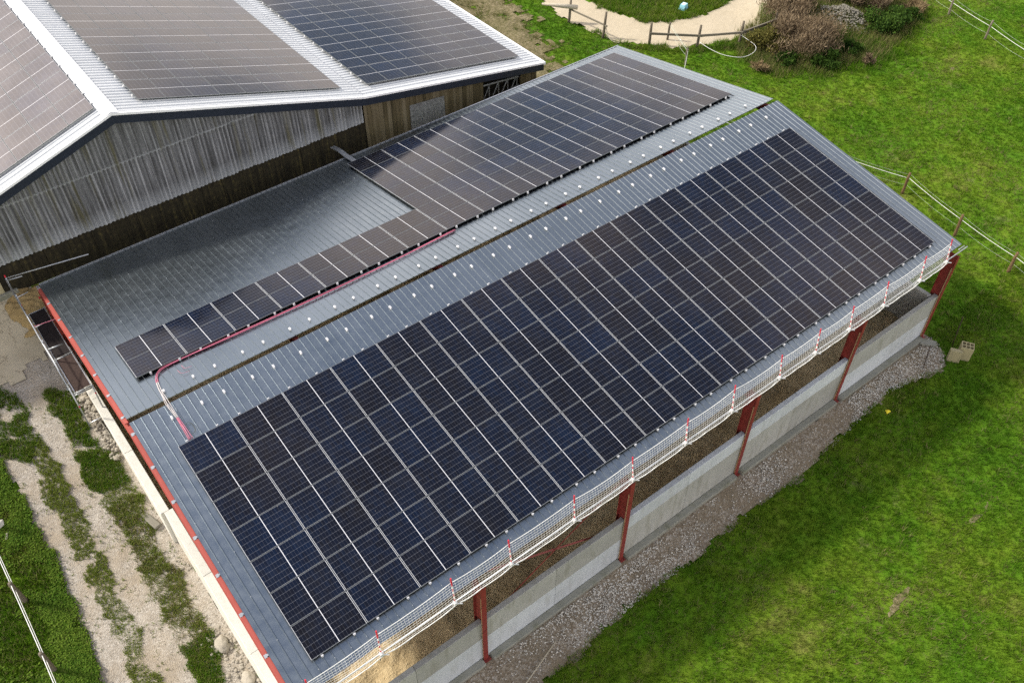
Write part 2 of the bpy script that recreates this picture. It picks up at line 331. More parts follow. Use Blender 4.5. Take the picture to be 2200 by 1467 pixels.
# ------------------------------------------------------------------ mesh helpers
class MB:
    def __init__(s): s.v = []; s.f = []
    def add(s, vs, fs):
        o = len(s.v); s.v += [tuple(v) for v in vs]; s.f += [tuple(o + i for i in f) for f in fs]; return s
    def box(s, a, b, mtx=None):
        x0, y0, z0 = a; x1, y1, z1 = b
        vs = [(x0,y0,z0),(x1,y0,z0),(x1,y1,z0),(x0,y1,z0),(x0,y0,z1),(x1,y0,z1),(x1,y1,z1),(x0,y1,z1)]
        if mtx is not None: vs = [tuple(mtx @ Vector(v)) for v in vs]
        return s.add(vs, [(0,3,2,1),(4,5,6,7),(0,1,5,4),(1,2,6,5),(2,3,7,6),(3,0,4,7)])
    def bbox(s, a, b, bev=0.01):   # box with bevelled vertical and top edges
        x0, y0, z0 = a; x1, y1, z1 = b; e = bev
        lv = [(z0, 0.0), (z1 - e, 0.0), (z1, e)]
        vs = []
        for z, i in lv:
            vs += [(x0+e+i,y0+i,z),(x1-e-i,y0+i,z),(x1-i,y0+e+i,z),(x1-i,y1-e-i,z),(x1-e-i,y1-i,z),(x0+e+i,y1-i,z),(x0+i,y1-e-i,z),(x0+i,y0+e+i,z)]
        fs = [tuple(range(7, -1, -1)), tuple(range(16, 24))]
        for k in range(2):
            for j in range(8): fs.append((k*8+j, k*8+(j+1) % 8, k*8+8+(j+1) % 8, k*8+8+j))
        return s.add(vs, fs)
    def tube(s, pts, r, n=6, caps=True):
        pts = [Vector(p) for p in pts]; rs = r if isinstance(r, (list, tuple)) else [r] * len(pts)
        rings = []; up = None
        for k, p in enumerate(pts):
            d = (pts[min(k+1, len(pts)-1)] - pts[max(k-1, 0)])
            if d.length < 1e-9: d = Vector((0, 0, 1))
            d.normalize()
            if up is None:
                up = Vector((0, 0, 1)) if abs(d.z) < 0.9 else Vector((1, 0, 0))
            x = d.cross(up).normalized(); y = x.cross(d).normalized(); up = y
            rings.append([p + (x * math.cos(t) + y * math.sin(t)) * rs[k] for t in [2*PI*j/n for j in range(n)]])
        vs = [v for ring in rings for v in ring]; fs = []
        for k in range(len(pts) - 1):
            for j in range(n): fs.append((k*n+j, k*n+(j+1) % n, (k+1)*n+(j+1) % n, (k+1)*n+j))
        if caps: fs.append(tuple(range(n-1, -1, -1))); fs.append(tuple((len(pts)-1)*n+j for j in range(n)))
        return s.add(vs, fs)
    def rock(s, c, r, rng, sq=0.75):
        c = Vector(c); vs = []; t = (1 + 5 ** 0.5) / 2
        base = [(-1,t,0),(1,t,0),(-1,-t,0),(1,-t,0),(0,-1,t),(0,1,t),(0,-1,-t),(0,1,-t),(t,0,-1),(t,0,1),(-t,0,-1),(-t,0,1)]
        fx = [rng.uniform(0.7, 1.3) for _ in range(3)]; rot = Euler((rng.uniform(0, 6), rng.uniform(0, 6), rng.uniform(0, 6))).to_matrix()
        for b in base:
            v = Vector(b).normalized() * rng.uniform(0.75, 1.15)
            v = rot @ Vector((v.x*fx[0], v.y*fx[1], v.z*fx[2])); v.z *= sq
            vs.append(c + v * r)
        fs = [(0,11,5),(0,5,1),(0,1,7),(0,7,10),(0,10,11),(1,5,9),(5,11,4),(11,10,2),(10,7,6),(7,1,8),(3,9,4),(3,4,2),(3,2,6),(3,6,8),(3,8,9),(4,9,5),(2,4,11),(6,2,10),(8,6,7),(9,8,1)]
        return s.add(vs, fs)
    def mesh(s, name, mat, smooth=False):
        me = bpy.data.meshes.new(name); me.from_pydata(s.v, [], s.f); me.materials.append(M[mat] if isinstance(mat, str) else mat)
        if smooth: me.polygons.foreach_set('use_smooth', [True] * len(me.polygons))
        me.update(); return me
    def obj(s, name, mat, parent=None, smooth=False): return link(name, s.mesh(name, mat, smooth), parent)

def link(name, data, parent=None, loc=(0,0,0), rot=(0,0,0)):
    o = bpy.data.objects.new(name, data); COL.objects.link(o); o.parent = parent; o.location = loc; o.rotation_euler = rot; return o
def empty(name, loc=(0,0,0), rot=(0,0,0), parent=None):
    o = link(name, None, parent, loc, rot); o.empty_display_size = 0.2; return o
def tag(o, label, cat=None, group=None, kind=None):
    if label: o['label'] = label
    if cat: o['category'] = cat
    if group: o['group'] = group
    if kind: o['kind'] = kind
    return o
def struct(o): o['kind'] = 'structure'; return o
ORD = ['first', 'second', 'third', 'fourth', 'fifth', 'sixth', 'seventh', 'eighth', 'ninth', 'tenth', 'eleventh', 'twelfth', 'thirteenth', 'fourteenth']

def np_mesh(name, verts, faces, mat, tint=None, smooth=False):
    """verts (n,3), faces (m,k) arrays -> mesh, fast"""
    me = bpy.data.meshes.new(name); n, (m, k) = len(verts), faces.shape
    me.vertices.add(n); me.vertices.foreach_set('co', np.ascontiguousarray(verts, dtype=np.float32).ravel())
    me.loops.add(m * k); me.loops.foreach_set('vertex_index', np.ascontiguousarray(faces, dtype=np.int32).ravel())
    me.polygons.add(m); me.polygons.foreach_set('loop_start', np.arange(0, m * k, k, dtype=np.int32))
    if smooth: me.polygons.foreach_set('use_smooth', np.ones(m, dtype=bool))
    me.materials.append(M[mat])
    if tint is not None:
        at = me.attributes.new('tint', 'FLOAT', 'POINT'); at.data.foreach_set('value', np.ascontiguousarray(tint, dtype=np.float32))
    me.update(calc_edges=True); me.validate(); return me

# smooth value noise in numpy
_NG = RNG.random((64, 64))
def vnoise(x, y):
    xi = np.floor(x).astype(int); yi = np.floor(y).astype(int); fx = x - xi; fy = y - yi
    fx = fx*fx*(3-2*fx); fy = fy*fy*(3-2*fy)
    g = lambda a, b: _NG[a % 64, b % 64]
    return (g(xi, yi)*(1-fx)+g(xi+1, yi)*fx)*(1-fy)+(g(xi, yi+1)*(1-fx)+g(xi+1, yi+1)*fx)*fy
def fbm(x, y, o=3):
    s = 0; a = 0.5; t = 0
    for k in range(o): s = s + a*vnoise(x*2**k+17*k, y*2**k+5*k); t += a; a *= 0.5
    return s / t
def inpoly(x, y, poly):
    x = np.asarray(x, float); y = np.asarray(y, float); r = np.zeros(x.shape, bool); n = len(poly)
    for i in range(n):
        x0, y0 = poly[i]; x1, y1 = poly[(i+1) % n]
        c = ((y0 > y) != (y1 > y)) & (x < (x1-x0)*(y-y0)/((y1-y0) if y1 != y0 else 1e-9)+x0); r ^= c
    return r

# ------------------------------------------------------------------ terrain
HY = [(-200,0),(-10,0),(-6,0.1),(0,0.7),(5,1.7),(8,2.2),(10,2.7),(12,3.8),(14,4.1),(400,4.3)]
def T(x, y):
    x = np.asarray(x, float); y = np.asarray(y, float)
    h = np.interp(y, [a for a, _ in HY], [b for _, b in HY]); t = np.clip((22-x)/22, 0, 1)
    h = h*t*t*(3-2*t)
    d = np.hypot(x-48.5, (y-11.5)*0.9); h = h+1.1*np.clip(1-d/5.0, 0, 1)**1.5
    return h
def Tz(x, y): return float(T(x, y))

RING_NEAR = [(36.47,26.5),(35.88,22.83),(35.81,21.4),(36.02,20.19),(36.04,18.98),(36.32,18.07),(36.42,17.29),(37.25,16.27),(38.02,15.53),(38.93,14.52),(41.22,13.43),(42.58,12.83),(43.73,12.64),(45.19,12.61),(46.16,12.74),(47.96,13.73),(49.51,14.59),(53,18),(55,24)]
RING_FAR = [(38.6,26.5),(38.61,23.02),(38.72,21.99),(38.9,20.91),(39.23,19.57),(39.42,18.56),(40.19,17.76),(41.18,17.16),(42.34,16.75),(42.97,16.59),(43.99,16.55),(45.46,16.6),(46.57,16.86),(49,18),(51,21),(52,25)]
RING = RING_NEAR + [(56,34),(50,42),(38,40),(35,33)]
RING_IN = RING_FAR + [(52,32),(48,38),(42,37),(38.6,32)]
TRACK_L = [(-5.21,-9),(-5.21,-3.52),(-5.01,-2.56),(-4.97,-1.69),(-4.95,-0.42),(-4.82,0.56),(-4.83,1.58),(-4.87,2.56),(-4.9,3.58),(-4.92,4.97),(-4.85,5.92),(-4.8,8.9)]
TRACK = TRACK_L + [(-4.8,10.4),(-1.02,10.4),(-1.02,-12.5),(-5.3,-12.5)]
MID = [(-4.05,6.2),(-4.05,4.61),(-4.23,3.62),(-4.15,2.29),(-4.26,1.54),(-4.1,0.33),(-4.22,-0.34),(-4.17,-1.27),(-4.26,-2.02),(-4.16,-2.8),(-4.25,-3.75),(-4.33,-4.6),(-4.2,-6.5),(-3.8,-6.5),(-3.67,-4.13),(-3.72,-3.38),(-3.47,-2.46),(-3.45,-1.51),(-3.46,-0.6),(-3.3,0.26),(-3.52,1.04),(-3.28,1.58),(-3.28,2.78),(-3.4,3.81),(-3.28,4.8),(-3.4,6.0)]
RIGHTV = [(-2.54,4.76),(-2.64,4.0),(-2.64,2.66),(-2.49,1.17),(-2.49,-0.22),(-2.67,-1.38),(-2.7,-2.34),(-2.72,-3.34),(-2.71,-4.25),(-2.66,-5.41),(-2.6,-7),(-2.0,-7),(-2.1,-5.83),(-1.71,-4.74),(-1.72,-3.6),(-1.69,-2.59),(-1.45,-1.58),(-1.88,-0.53),(-1.56,0.42),(-1.61,1.31),(-1.33,2.44),(-1.33,3.98)]
PATCH_A = [(-3.75,8.84),(-3.35,8.36),(-3.34,7.46),(-3.52,5.7),(-4.14,5.14),(-4.8,6.0),(-4.8,8.8)]
PATCH_B = [(-2.35,7.91),(-1.62,7.07),(-1.72,5.65),(-1.78,4.41),(-2.51,5.0),(-2.56,7.26)]
YARD = [(-9,12.4),(-1.1,12.1),(-1.2,11.0),(-1.84,9.12),(-2.53,9.38),(-2.86,8.7),(-3.7,8.97),(-5.5,9.2),(-9,9.4)]
STRIP = [(-1.2,-10.3),(-1.2,-12.2),(3,-12.25),(6.74,-12.11),(8.92,-11.96),(11.12,-11.93),(13.33,-12.03),(15.97,-11.86),(18.47,-11.96),(21.5,-11.78),(25.0,-11.43),(26.58,-11.67),(28.09,-12.01),(28.84,-11.74),(29.5,-10.9),(29.3,-10.3)]
BROWN = [(27,14),(26.5,31),(33.5,31),(34.6,26),(34.0,24.13),(32.85,20.9),(32.4,18.3),(30.7,16.9)]
ARENA = (-0.9, 29.02, -10.22, 10.36)   # x0 x1 y0 y1 of the sunk floor

def in_arena(x, y, m=0.0):
    return (x > ARENA[0]-m) & (x < ARENA[1]+m) & (y > ARENA[2]-m) & (y < ARENA[3]+m)

def build_ground():
    def axis(a, b, st, extra, far):
        v = list(np.arange(a, b+1e-6, st)) + extra + far
        v = sorted(set(round(float(q), 3) for q in v)); return np.array(v)
    xs = axis(-14, 62, 0.5, [-0.95,-0.85,28.97,29.07], [-600,-200,-80,-40,-24,72,90,130,250,600])
    ys = axis(-26, 34, 0.5, [-10.27,-10.17,10.31,10.41], [-600,-200,-90,-50,-34,44,60,100,250,600])
    X, Y = np.meshgrid(xs, ys); Z = T(X, Y) + (fbm(X*0.6, Y*0.6)-0.5)*0.10
    low = inpoly(X, Y, TRACK) | (inpoly(X, Y, RING) & ~inpoly(X, Y, RING_IN)) | inpoly(X, Y, YARD) | inpoly(X, Y, STRIP)
    Z = np.where(low, Z-0.14, Z); Z = np.where(in_arena(X, Y), -0.4, Z)
    n, m = X.shape; idx = np.arange(n*m).reshape(n, m)
    F = np.stack([idx[:-1,:-1].ravel(), idx[:-1,1:].ravel(), idx[1:,1:].ravel(), idx[1:,:-1].ravel()], 1)
    struct(link('ground', np_mesh('ground', np.stack([X.ravel(), Y.ravel(), Z.ravel()], 1), F, 'ground', smooth=True)))
build_ground()

def sheet(name, poly, mat, st, lift, amp, fr, hole=None, zfun=T, jit=0.0):
    """a ground sheet filling a polygon, laid over the terrain"""
    px = [p[0] for p in poly]; py = [p[1] for p in poly]
    xs = np.arange(min(px), max(px)+st, st); ys = np.arange(min(py), max(py)+st, st)
    X, Y = np.meshgrid(xs, ys); n, m = X.shape
    Xc = (X[:-1,:-1]+X[1:,1:])/2; Yc = (Y[:-1,:-1]+Y[1:,1:])/2
    jx = Xc+(fbm(Xc*1.7+3, Yc*1.7)-0.5)*jit; jy = Yc+(fbm(Xc*1.7+40, Yc*1.7+9)-0.5)*jit
    keep = inpoly(jx, jy, poly)
    if hole: keep &= ~inpoly(jx, jy, hole)
    Z = zfun(X, Y)+lift+(fbm(X*fr, Y*fr, 4)-0.5)*amp
    idx = np.arange(n*m).reshape(n, m)
    F = np.stack([idx[:-1,:-1][keep], idx[:-1,1:][keep], idx[1:,1:][keep], idx[1:,:-1][keep]], 1)
    used = np.unique(F); mp = np.full(n*m, -1); mp[used] = np.arange(len(used))
    V = np.stack([X.ravel(), Y.ravel(), Z.ravel()], 1)[used]
    return struct(link(name, np_mesh(name, V, mp[F], mat, smooth=True)))
sheet('gravel_track', TRACK, 'track', 0.12, 0.0, 0.10, 1.3, jit=0.5)
sheet('gravel_strip', STRIP, 'strip', 0.12, 0.0, 0.08, 1.6, jit=0.7)
sheet('riding_ring', RING, 'ring_sand', 0.22, 0.0, 0.05, 1.2, hole=RING_IN, jit=0.8)
sheet('concrete_yard', YARD, 'yard', 0.2, 0.03, 0.04, 0.5, jit=0.25)

M['dirt'] = mat_gravel('trampled_dirt', (0.11, 0.095, 0.045), (0.18, 0.15, 0.08), (0.28, 0.23, 0.145), 9, (0.15, 0.135, 0.06), 0.7)
sheet('bare_ground', BROWN, 'dirt', 0.3, 0.05, 0.22, 1.1, jit=3.5)
BARE = [(17.6,-17.43,.8,.14), (23.0,-17.1,.7,.10), (50.2,2.2,.4,.15)]
for cx_, cy_, a_, b_ in BARE:
    sheet('bare_patch', [(cx_+a_*math.cos(t), cy_+b_*math.sin(t)+.15*a_*math.cos(t)) for t in np.linspace(0, 6.283, 18)[:-1]], 'dirt', 0.045, 0.012, 0.05, 2.0, jit=.35)
def bare(x, y):
    r = np.zeros(np.shape(x), bool)
    for cx_, cy_, a_, b_ in BARE: r |= ((x-cx_)/a_)**2+((y-cy_-.15*(x-cx_))/b_)**2 < 1+.8*(fbm(x*3, y*3)-.5)
    return r

# ------------------------------------------------------------------ the riding arena building
TH = 0.16751556; G = 6.86486
ct, st_ = math.cos(TH), math.sin(TH)
def near(s, x, off=0.0): return Vector((x, -s*ct-off*st_, G-s*st_+off*ct))
def far(s, x, off=0.0): return Vector((x, s*ct+off*st_, G-s*st_+off*ct))
ROOF_OFF = -0.125         # valley of the sheets below the plane of the panel glass
PW, PH = 1.775, 1.1335    # panel pitch along ridge, down slope
X0R, NS, SW = -0.82, 30, 1.009

arena = tag(empty('riding_arena', (14.3, 0, 0)), 'open-sided riding arena with grey sheet gable roof and red steel frame', 'building')
AP = Vector((14.3, 0, 0))
def apart(mb, name, mat, smooth=False, parent=None):
    o = mb.obj(name, mat, parent or arena, smooth)
    if parent is None: o.location = -AP
    return o

def rib_sheet(L, rib=0.2522, n=4, h=0.026, w=SW, hb=0.021, ht=0.008):
    """trapezoid-ribbed steel sheet, local x across ribs, local y along them"""
    prof = []
    for k in range(n):
        c = (k+0.5)*rib
        prof += [(c-hb, 0), (c-ht, h), (c+ht, h), (c+hb, 0)]
    prof = [(-0.004, 0.0)] + [p for p in prof if p[0] < w-0.01] + [(w+0.004, 0.0)]
    mb = MB(); vs = []
    for y in (0, L/3, 2*L/3, L):
        vs += [(x, y, z) for x, z in prof]
    m = len(prof); fs = []
    for r in range(3):
        for k in range(m-1): fs.append((r*m+k, r*m+k+1, (r+1)*m+k+1, (r+1)*m+k))
    return mb.add(vs, fs)
SN0, SN1, SF0, SF1 = 0.04, 10.29, 0.25, 10.52
me_n = rib_sheet(SN1-SN0).mesh('roof_sheet', 'sheet'); me_f = rib_sheet(SF1-SF0).mesh('roof_sheet', 'sheet')
for k in range(NS):
    dz = 0.0015*(k % 2)
    x = X0R+k*SW
    link('roof_sheet', me_n, arena, near(SN1, x, ROOF_OFF+dz)-AP, (TH, 0, 0))
    link('roof_sheet', me_f, arena, far(SF0, x, ROOF_OFF+dz)-AP, (-TH, 0, 0))
# screws on the ribs along the purlins
mb = MB()
for side in (near, far):
    for s in ([0.35, 1.3, 9.9] + [1.3+1.45*q for q in range(1, 6)]):
        for k in range(0, 120):
            if (k + int(s*3)) % 2: continue
            x = X0R+0.126+k*0.2522
            if s > 1.8 and s < 9.6 and side is near and 0 < x < 28.4: continue
            c = side(s+random.uniform(-.02, .02), x, ROOF_OFF+0.020); mb.box(c-Vector((.010,.010,.004)), c+Vector((.010,.010,.010)))
tag(apart(mb, 'roof_screws', 'galv'), None, kind='stuff')
# purlins under the sheets
for side, s1 in ((near, SN1), (far, SF1)):
    for s in np.linspace(0.45, s1-0.15, 8):
        sg = -1 if side is near else 1
        a = side(s, -0.86, ROOF_OFF-0.01); mb = MB()
        rot = Matrix.Rotation(TH if side is near else -TH, 4, 'X')
        mb.box((-0.02, -0.03, -0.15), (30.3, 0.03, -0.004), Matrix.Translation(a) @ rot)
        apart(mb, 'purlin', 'galv')
# rafters and columns
COLX = [29.1-6*k for k in range(6)]
def ibeam(mb, L, d, w, tf, tw, mtx):
    mb.box((-w/2, 0, -tf), (w/2, L, 0), mtx); mb.box((-w/2, 0, -d), (w/2, L, -d+tf), mtx); mb.box((-tw/2, 0, -d+tf), (tw/2, L, -tf), mtx)
for k, x in enumerate(COLX):
    xx = -0.87 if k == 5 else x
    mtl = 'red_sunlit' if k == 5 else 'red'
    for side, s1, rt in ((near, SN1-0.05, TH), (far, SF1-0.1, -TH)):
        mb = MB()
        if side is near: ibeam(mb, s1-0.03, 0.33, 0.17, 0.014, 0.01, Matrix.Translation(near(s1, xx, ROOF_OFF-0.165)) @ Matrix.Rotation(TH, 4, 'X'))
        else: ibeam(mb, s1-0.03, 0.33, 0.17, 0.014, 0.01, Matrix.Translation(far(0.03, xx, ROOF_OFF-0.165)) @ Matrix.Rotation(-TH, 4, 'X'))
        apart(mb, 'rafter', mtl)
    for sy in (-1, 1):
        mb = MB(); zt = 4.72; yc = sy*10.20; yo = yc+sy*0.17; yi = yc-sy*0.27
        mb.box((xx-0.09, min(yo, yo-sy*0.014), 0.02), (xx+0.09, max(yo, yo-sy*0.014), zt)); mb.box((xx-0.09, min(yi, yi+sy*0.014), 0.02), (xx+0.09, max(yi, yi+sy*0.014), zt))
        mb.box((xx-0.006, min(yo-sy*.015, yi+sy*.015), 0.02), (xx+0.006, max(yo-sy*.015, yi+sy*.015), zt))
        c = apart(mb, 'column', 'red')
        if sy < 0:
            mb = MB().box((xx-0.16, -10.46, 0.0), (xx+0.16, -9.88, 0.025)); apart(mb, 'base_plate', 'red', parent=c)
            mb = MB().box((xx-0.075, -10.346, 0.1), (xx-0.03, -10.30, 4.1)); apart(mb, 'batten', 'batten', parent=c)
            # haunch plate under the rafter
            mb = MB().add([(xx-0.008,-9.925,4.72),(xx+0.008,-9.925,4.72),(xx-0.008,-9.925,4.1),(xx+0.008,-9.925,4.1),(xx-0.008,-9.2,4.86),(xx+0.008,-9.2,4.86)],
                          [(0,2,4),(1,5,3),(0,1,3,2),(2,3,5,4),(0,4,5,1)]); apart(mb, 'haunch', 'red', parent=c)
# red gable flashing along the left edge, cut where the purlin ends stand
for side, s1 in ((near, SN1), (far, SF1)):
    cuts = [0.05]+list(np.linspace(0.45, s1-0.15, 8))+[s1]
    for a, b in zip(cuts[:-1], cuts[1:]):
        mb = MB(); lo, hi = a+0.06, b-0.06
        if side is near: mb.box((-0.945, -(hi), -0.20), (-0.826, -lo, -0.165), Matrix.Translation(near(0, 0, 0.0)) @ Matrix.Rotation(TH, 4, 'X'))
        else: mb.box((-0.945, lo, -0.20), (-0.826, hi, -0.165), Matrix.Translation(far(0, 0, 0.0)) @ Matrix.Rotation(-TH, 4, 'X'))
        apart(mb, 'gable_flashing', 'red_sunlit')
        c = side(b, -0.9, -0.17); r_ = Matrix.Rotation(TH if side is near else -TH, 4, 'X')
        mb = MB().box((-0.045, -0.055, -0.12), (0.05, 0.055, 0.015), Matrix.Translation(c) @ r_); apart(mb, 'purlin_end', 'galv')
# concrete walls between the columns
def wall_panel(a, b, mat, name='wall_panel'): return apart(MB().bbox(a, b, 0.012), name, mat)
PAT = {0: ('conc_rough', 'conc'), 1: ('conc', 'conc_rough'), 2: ('conc', 'conc_rough'), 3: ('conc_rough', 'conc'), 4: ('conc_rough', 'conc')}
for k in range(5):
    xa, xb = COLX[k+1]+0.02, COLX[k]-0.02; up, lo = PAT[k]
    if k == 4: xa = -0.76
    xm = xa+(xb-xa)*(0.5+random.uniform(-.08, .08)); zj = 1.42+random.uniform(-.1, .1) if up == 'conc_rough' else 1.78
    for q, (a, b) in enumerate(((xa, xm-0.004), (xm+0.004, xb))):
        wall_panel((a, -10.29+0.002*q, -0.2), (b, -10.09, zj-0.004), lo); wall_panel((a, -10.288+0.002*q, zj+0.004), (b, -10.09, 2.5), up)
    wall_panel((xa-0.02+0.2, -10.54, -0.3), (xb-0.1, -10.295, 0.17+random.uniform(-.04, .03)), 'conc_foot', 'footing')
for a, b in ((-10.06, -6.8), (-6.8, -3.5), (-3.5, -0.42)): wall_panel((-1.08, a+0.004, -0.3), (-0.77, b-0.004, 2.5), 'conc_white')
for a, b in ((-0.42, 2.8), (2.8, 6.0), (6.0, 9.3)): wall_panel((-1.20, a+0.004, 0.0), (-0.89, b-0.004, 2.5), 'conc_white')
for a, b in ((-10.06, -5), (-5, 0), (0, 5), (5, 10.05)): wall_panel((28.72, a+0.004, -0.3), (28.92, b-0.004, 2.5), 'conc_rough')
for k in range(5): wall_panel((COLX[k+1]+0.02, 10.12, -0.3), (COLX[k]-0.02, 10.30, 3.4 if k > 2 else 1.6), 'conc_rough')
# wind braces in one front bay
apart(MB().tube([(5.3, -10.0, 1.7), (11.0, -10.0, 4.65)], 0.018, 6), 'wind_brace', 'red')
mb = MB().box((0, -0.03, -0.004), (6.2, 0.03, 0.004), Matrix.Translation((5.3, -9.97, 4.85)) @ Matrix.Rotation(0.52, 4, 'Y') @ Matrix.Rotation(0.5, 4, 'X')); apart(mb, 'wind_brace', 'red')
# gutter-side flashing of the near eave and white far eave trim
apart(MB().box((X0R, SF1*ct-0.01, 0), (X0R+NS*SW, SF1*ct+0.03, 0.05), Matrix.Translation((0, 0, G-SF1*st_+ROOF_OFF-0.02))), 'eave_trim', 'alu')
sheet('sand_floor', [(-0.85,-10.15),(28.85,-10.15),(28.85,10.2),(-0.85,10.2)], 'arena_sand', 0.11, 0.55, 0.42, 1.7, zfun=lambda x, y: x*0)

# ------------------------------------------------------------------ solar arrays
PL, PS, PT = 1.755, 1.118, 0.035
me_glass = MB().box((0.004, 0.004, -0.010), (PL-0.004, PS-0.004, -0.002)).mesh('solar_panel', 'solar')
fr = MB(); w = 0.007
fr.box((0, 0, -PT), (PL, w, 0)); fr.box((0, PS-w, -PT), (PL, PS, 0)); fr.box((0, w, -PT), (w, PS-w, 0)); fr.box((PL-w, w, -PT), (PL, PS-w, 0))
me_frame = fr.mesh('frame', 'frame')
me_matt = MB().box((0.004, 0.004, -0.010), (PL-0.004, PS-0.004, -0.002)).mesh('solar_panel', 'solar_matt')
clip = MB(); clip.box((-0.032, -0.075, -0.10), (0.032, 0.075, -0.088)); clip.box((-0.016, -0.07, -0.088), (0.016, 0.07, -0.055)); clip.box((-0.032, -0.055, -0.055), (0.032, 0.055, -0.049))
me_clip = clip.mesh('mounting_clip', 'alu_white')
stub = MB(); stub.box((-0.03, -0.075, -0.088), (0.03, 0.0, -0.036)); stub.box((-0.036, -0.06, -0.036), (0.036, -0.03, 0.0)); me_stub = stub.mesh('rail_end', 'alu_white')

def panel(parent, loc, rotz=0.0, me=None):
    t = (random.uniform(-.0015, .0015), random.uniform(-.0015, .0015))
    p_ = link('solar_panel', me or me_glass, parent, loc, (t[0], t[1], rotz)); link('frame', me_frame, p_); return p_

def clip_x(x): return X0R+0.126+round((x-X0R-0.126)/0.2522)*0.2522
arr = tag(empty('solar_array', (0, 0, G), (TH, 0, 0)), 'dark blue solar array on the near roof slope above the safety net', 'solar array', 'solar arrays')
for i in range(16):
    for j in range(7):
        panel(arr, (i*PW+0.01, -(1.686+(j+1)*PH)+0.008, 0))
    for q in (0.42, 1.36):
        xc = clip_x(i*PW+q)
        link('mounting_clip', me_clip, arr, (xc, -0.60, 0))
        link('rail_end', me_stub, arr, (xc, -(1.686+7*PH)+0.006, 0)); link('rail_end', me_stub, arr, (xc, -1.684, 0), (0, 0, PI))
arr2 = tag(empty('solar_array', (0.096, 0, G), (-TH, 0, 0)), 'L-shaped solar array on the arena roof slope facing the old barn', 'solar array', 'solar arrays')
for i in range(16):
    for j in range(7):
        if i < 7 and j > 1: continue
        panel(arr2, (i*PW+0.01, 1.865+j*PH+0.008, 0))
    for q in (0.42, 1.36):
        xc = clip_x(i*PW+q+0.096)-0.096
        link('mounting_clip', me_clip, arr2, (xc, 0.66, 0)); link('rail_end', me_stub, arr2, (xc, 1.866, 0))

# ------------------------------------------------------------------ cables on the roof
cb = tag(empty('cable_bundle', (0.5, 0, G)), 'pink cable bundle along the far array, crossing the ridge to the near array', 'cables')
CP = Vector((0.5, 0, G))
path = [(12.77,1.70),(9.97,1.62),(7.09,1.64),(4.2,1.72),(2.22,1.80),(1.42,1.84),(0.95,1.80),(0.68,1.58),(0.56,1.2),(0.50,0.75),(0.46,0.3)]
path2 = [(0.44,0.05),(0.44,0.3),(0.46,0.71),(0.47,1.15),(0.46,1.64)]
def smooth_path(pts, n=6):
    out = []
    P = [Vector(p) for p in pts]
    for k in range(len(P)-1):
        a, b, c, d = P[max(k-1,0)], P[k], P[k+1], P[min(k+2,len(P)-1)]
        for q in range(n):
            t = q/n; out.append(0.5*((2*b)+(c-a)*t+(2*a-5*b+4*c-d)*t*t+(3*b-a-3*c+d)*t**3))
    out.append(P[-1]); return out
for k in range(5):
    dx, dy, dz = random.uniform(-.05, .05), (k-2)*0.018, random.uniform(0.0, .03)
    def wob(i): return math.sin(i*1.7+k*2)*0.018
    A = [far(s+dy+wob(i), x+dx*(i > 5)+(dy if i > 6 else 0), -0.07+dz) for i, (x, s) in enumerate(path)]
    B = [near(s, x+dx+wob(i+3), -0.06+dz) for i, (x, s) in enumerate(path2)]
    A[-1] = far(0.25, path[-1][0]+dx, -0.05+dz)
    pk = smooth_path(A[:9]); pw = smooth_path([A[8], A[9], A[10], B[0], B[1], B[2]]); pe = smooth_path(B[2:], 4)
    for nm, pts, mt in (('pink_cable', pk, 'pink'), ('bare_cable', pw, 'pale_cable'), ('pink_cable', pe, 'pink')):
        o = MB().tube([p-CP for p in pts], 0.010, 5).obj(nm, mt, cb, True)
loop = [near(1.25+0.22*math.sin(t), 0.62+0.12*math.cos(t), -0.07) for t in np.linspace(-2.2, 1.9, 12)]
MB().tube([p-CP for p in loop], 0.006, 5).obj('earth_wire', 'leaf_olive', cb, True)
for (x0, s0, x1, s1) in ((1.5, 1.5, 1.75, 1.2), (1.3, 1.35, 1.6, 1.0)):
    MB().tube([p-CP for p in smooth_path([far(s0, x0, -.07), far((s0+s1)/2-.1, (x0+x1)/2-.1, -.06), far(s1, x1, -.07)], 5)], 0.006, 4).obj('loose_wire', 'pink', cb, True)
# galvanised cable tray from roof edge to the barn
tr_p = [far(9.8, 12.93, -0.05), far(10.5, 12.9, -0.03), Vector((12.92, 10.95, 5.02)), Vector((12.98, 11.85, 4.75))]
mb = MB(); vs = []
for p_ in tr_p:
    vs += [p_+Vector((-0.11, 0, 0.03)), p_+Vector((-0.11, 0, -0.01)), p_+Vector((0.11, 0, -0.01)), p_+Vector((0.11, 0, 0.03)), p_+Vector((0.0, 0, 0.012))]
fs = []
for r in range(len(tr_p)-1):
    for k in range(3): fs.append((r*5+k, r*5+k+1, (r+1)*5+k+1, (r+1)*5+k))
    fs.append((r*5+3, r*5+4, (r+1)*5+4, (r+1)*5+3)); fs.append((r*5+4, r*5, (r+1)*5, (r+1)*5+4))
tag(mb.add(vs, fs).obj('cable_tray', 'galv'), 'short galvanised cable tray bridging from the arena eave to the old barn', 'cable tray')

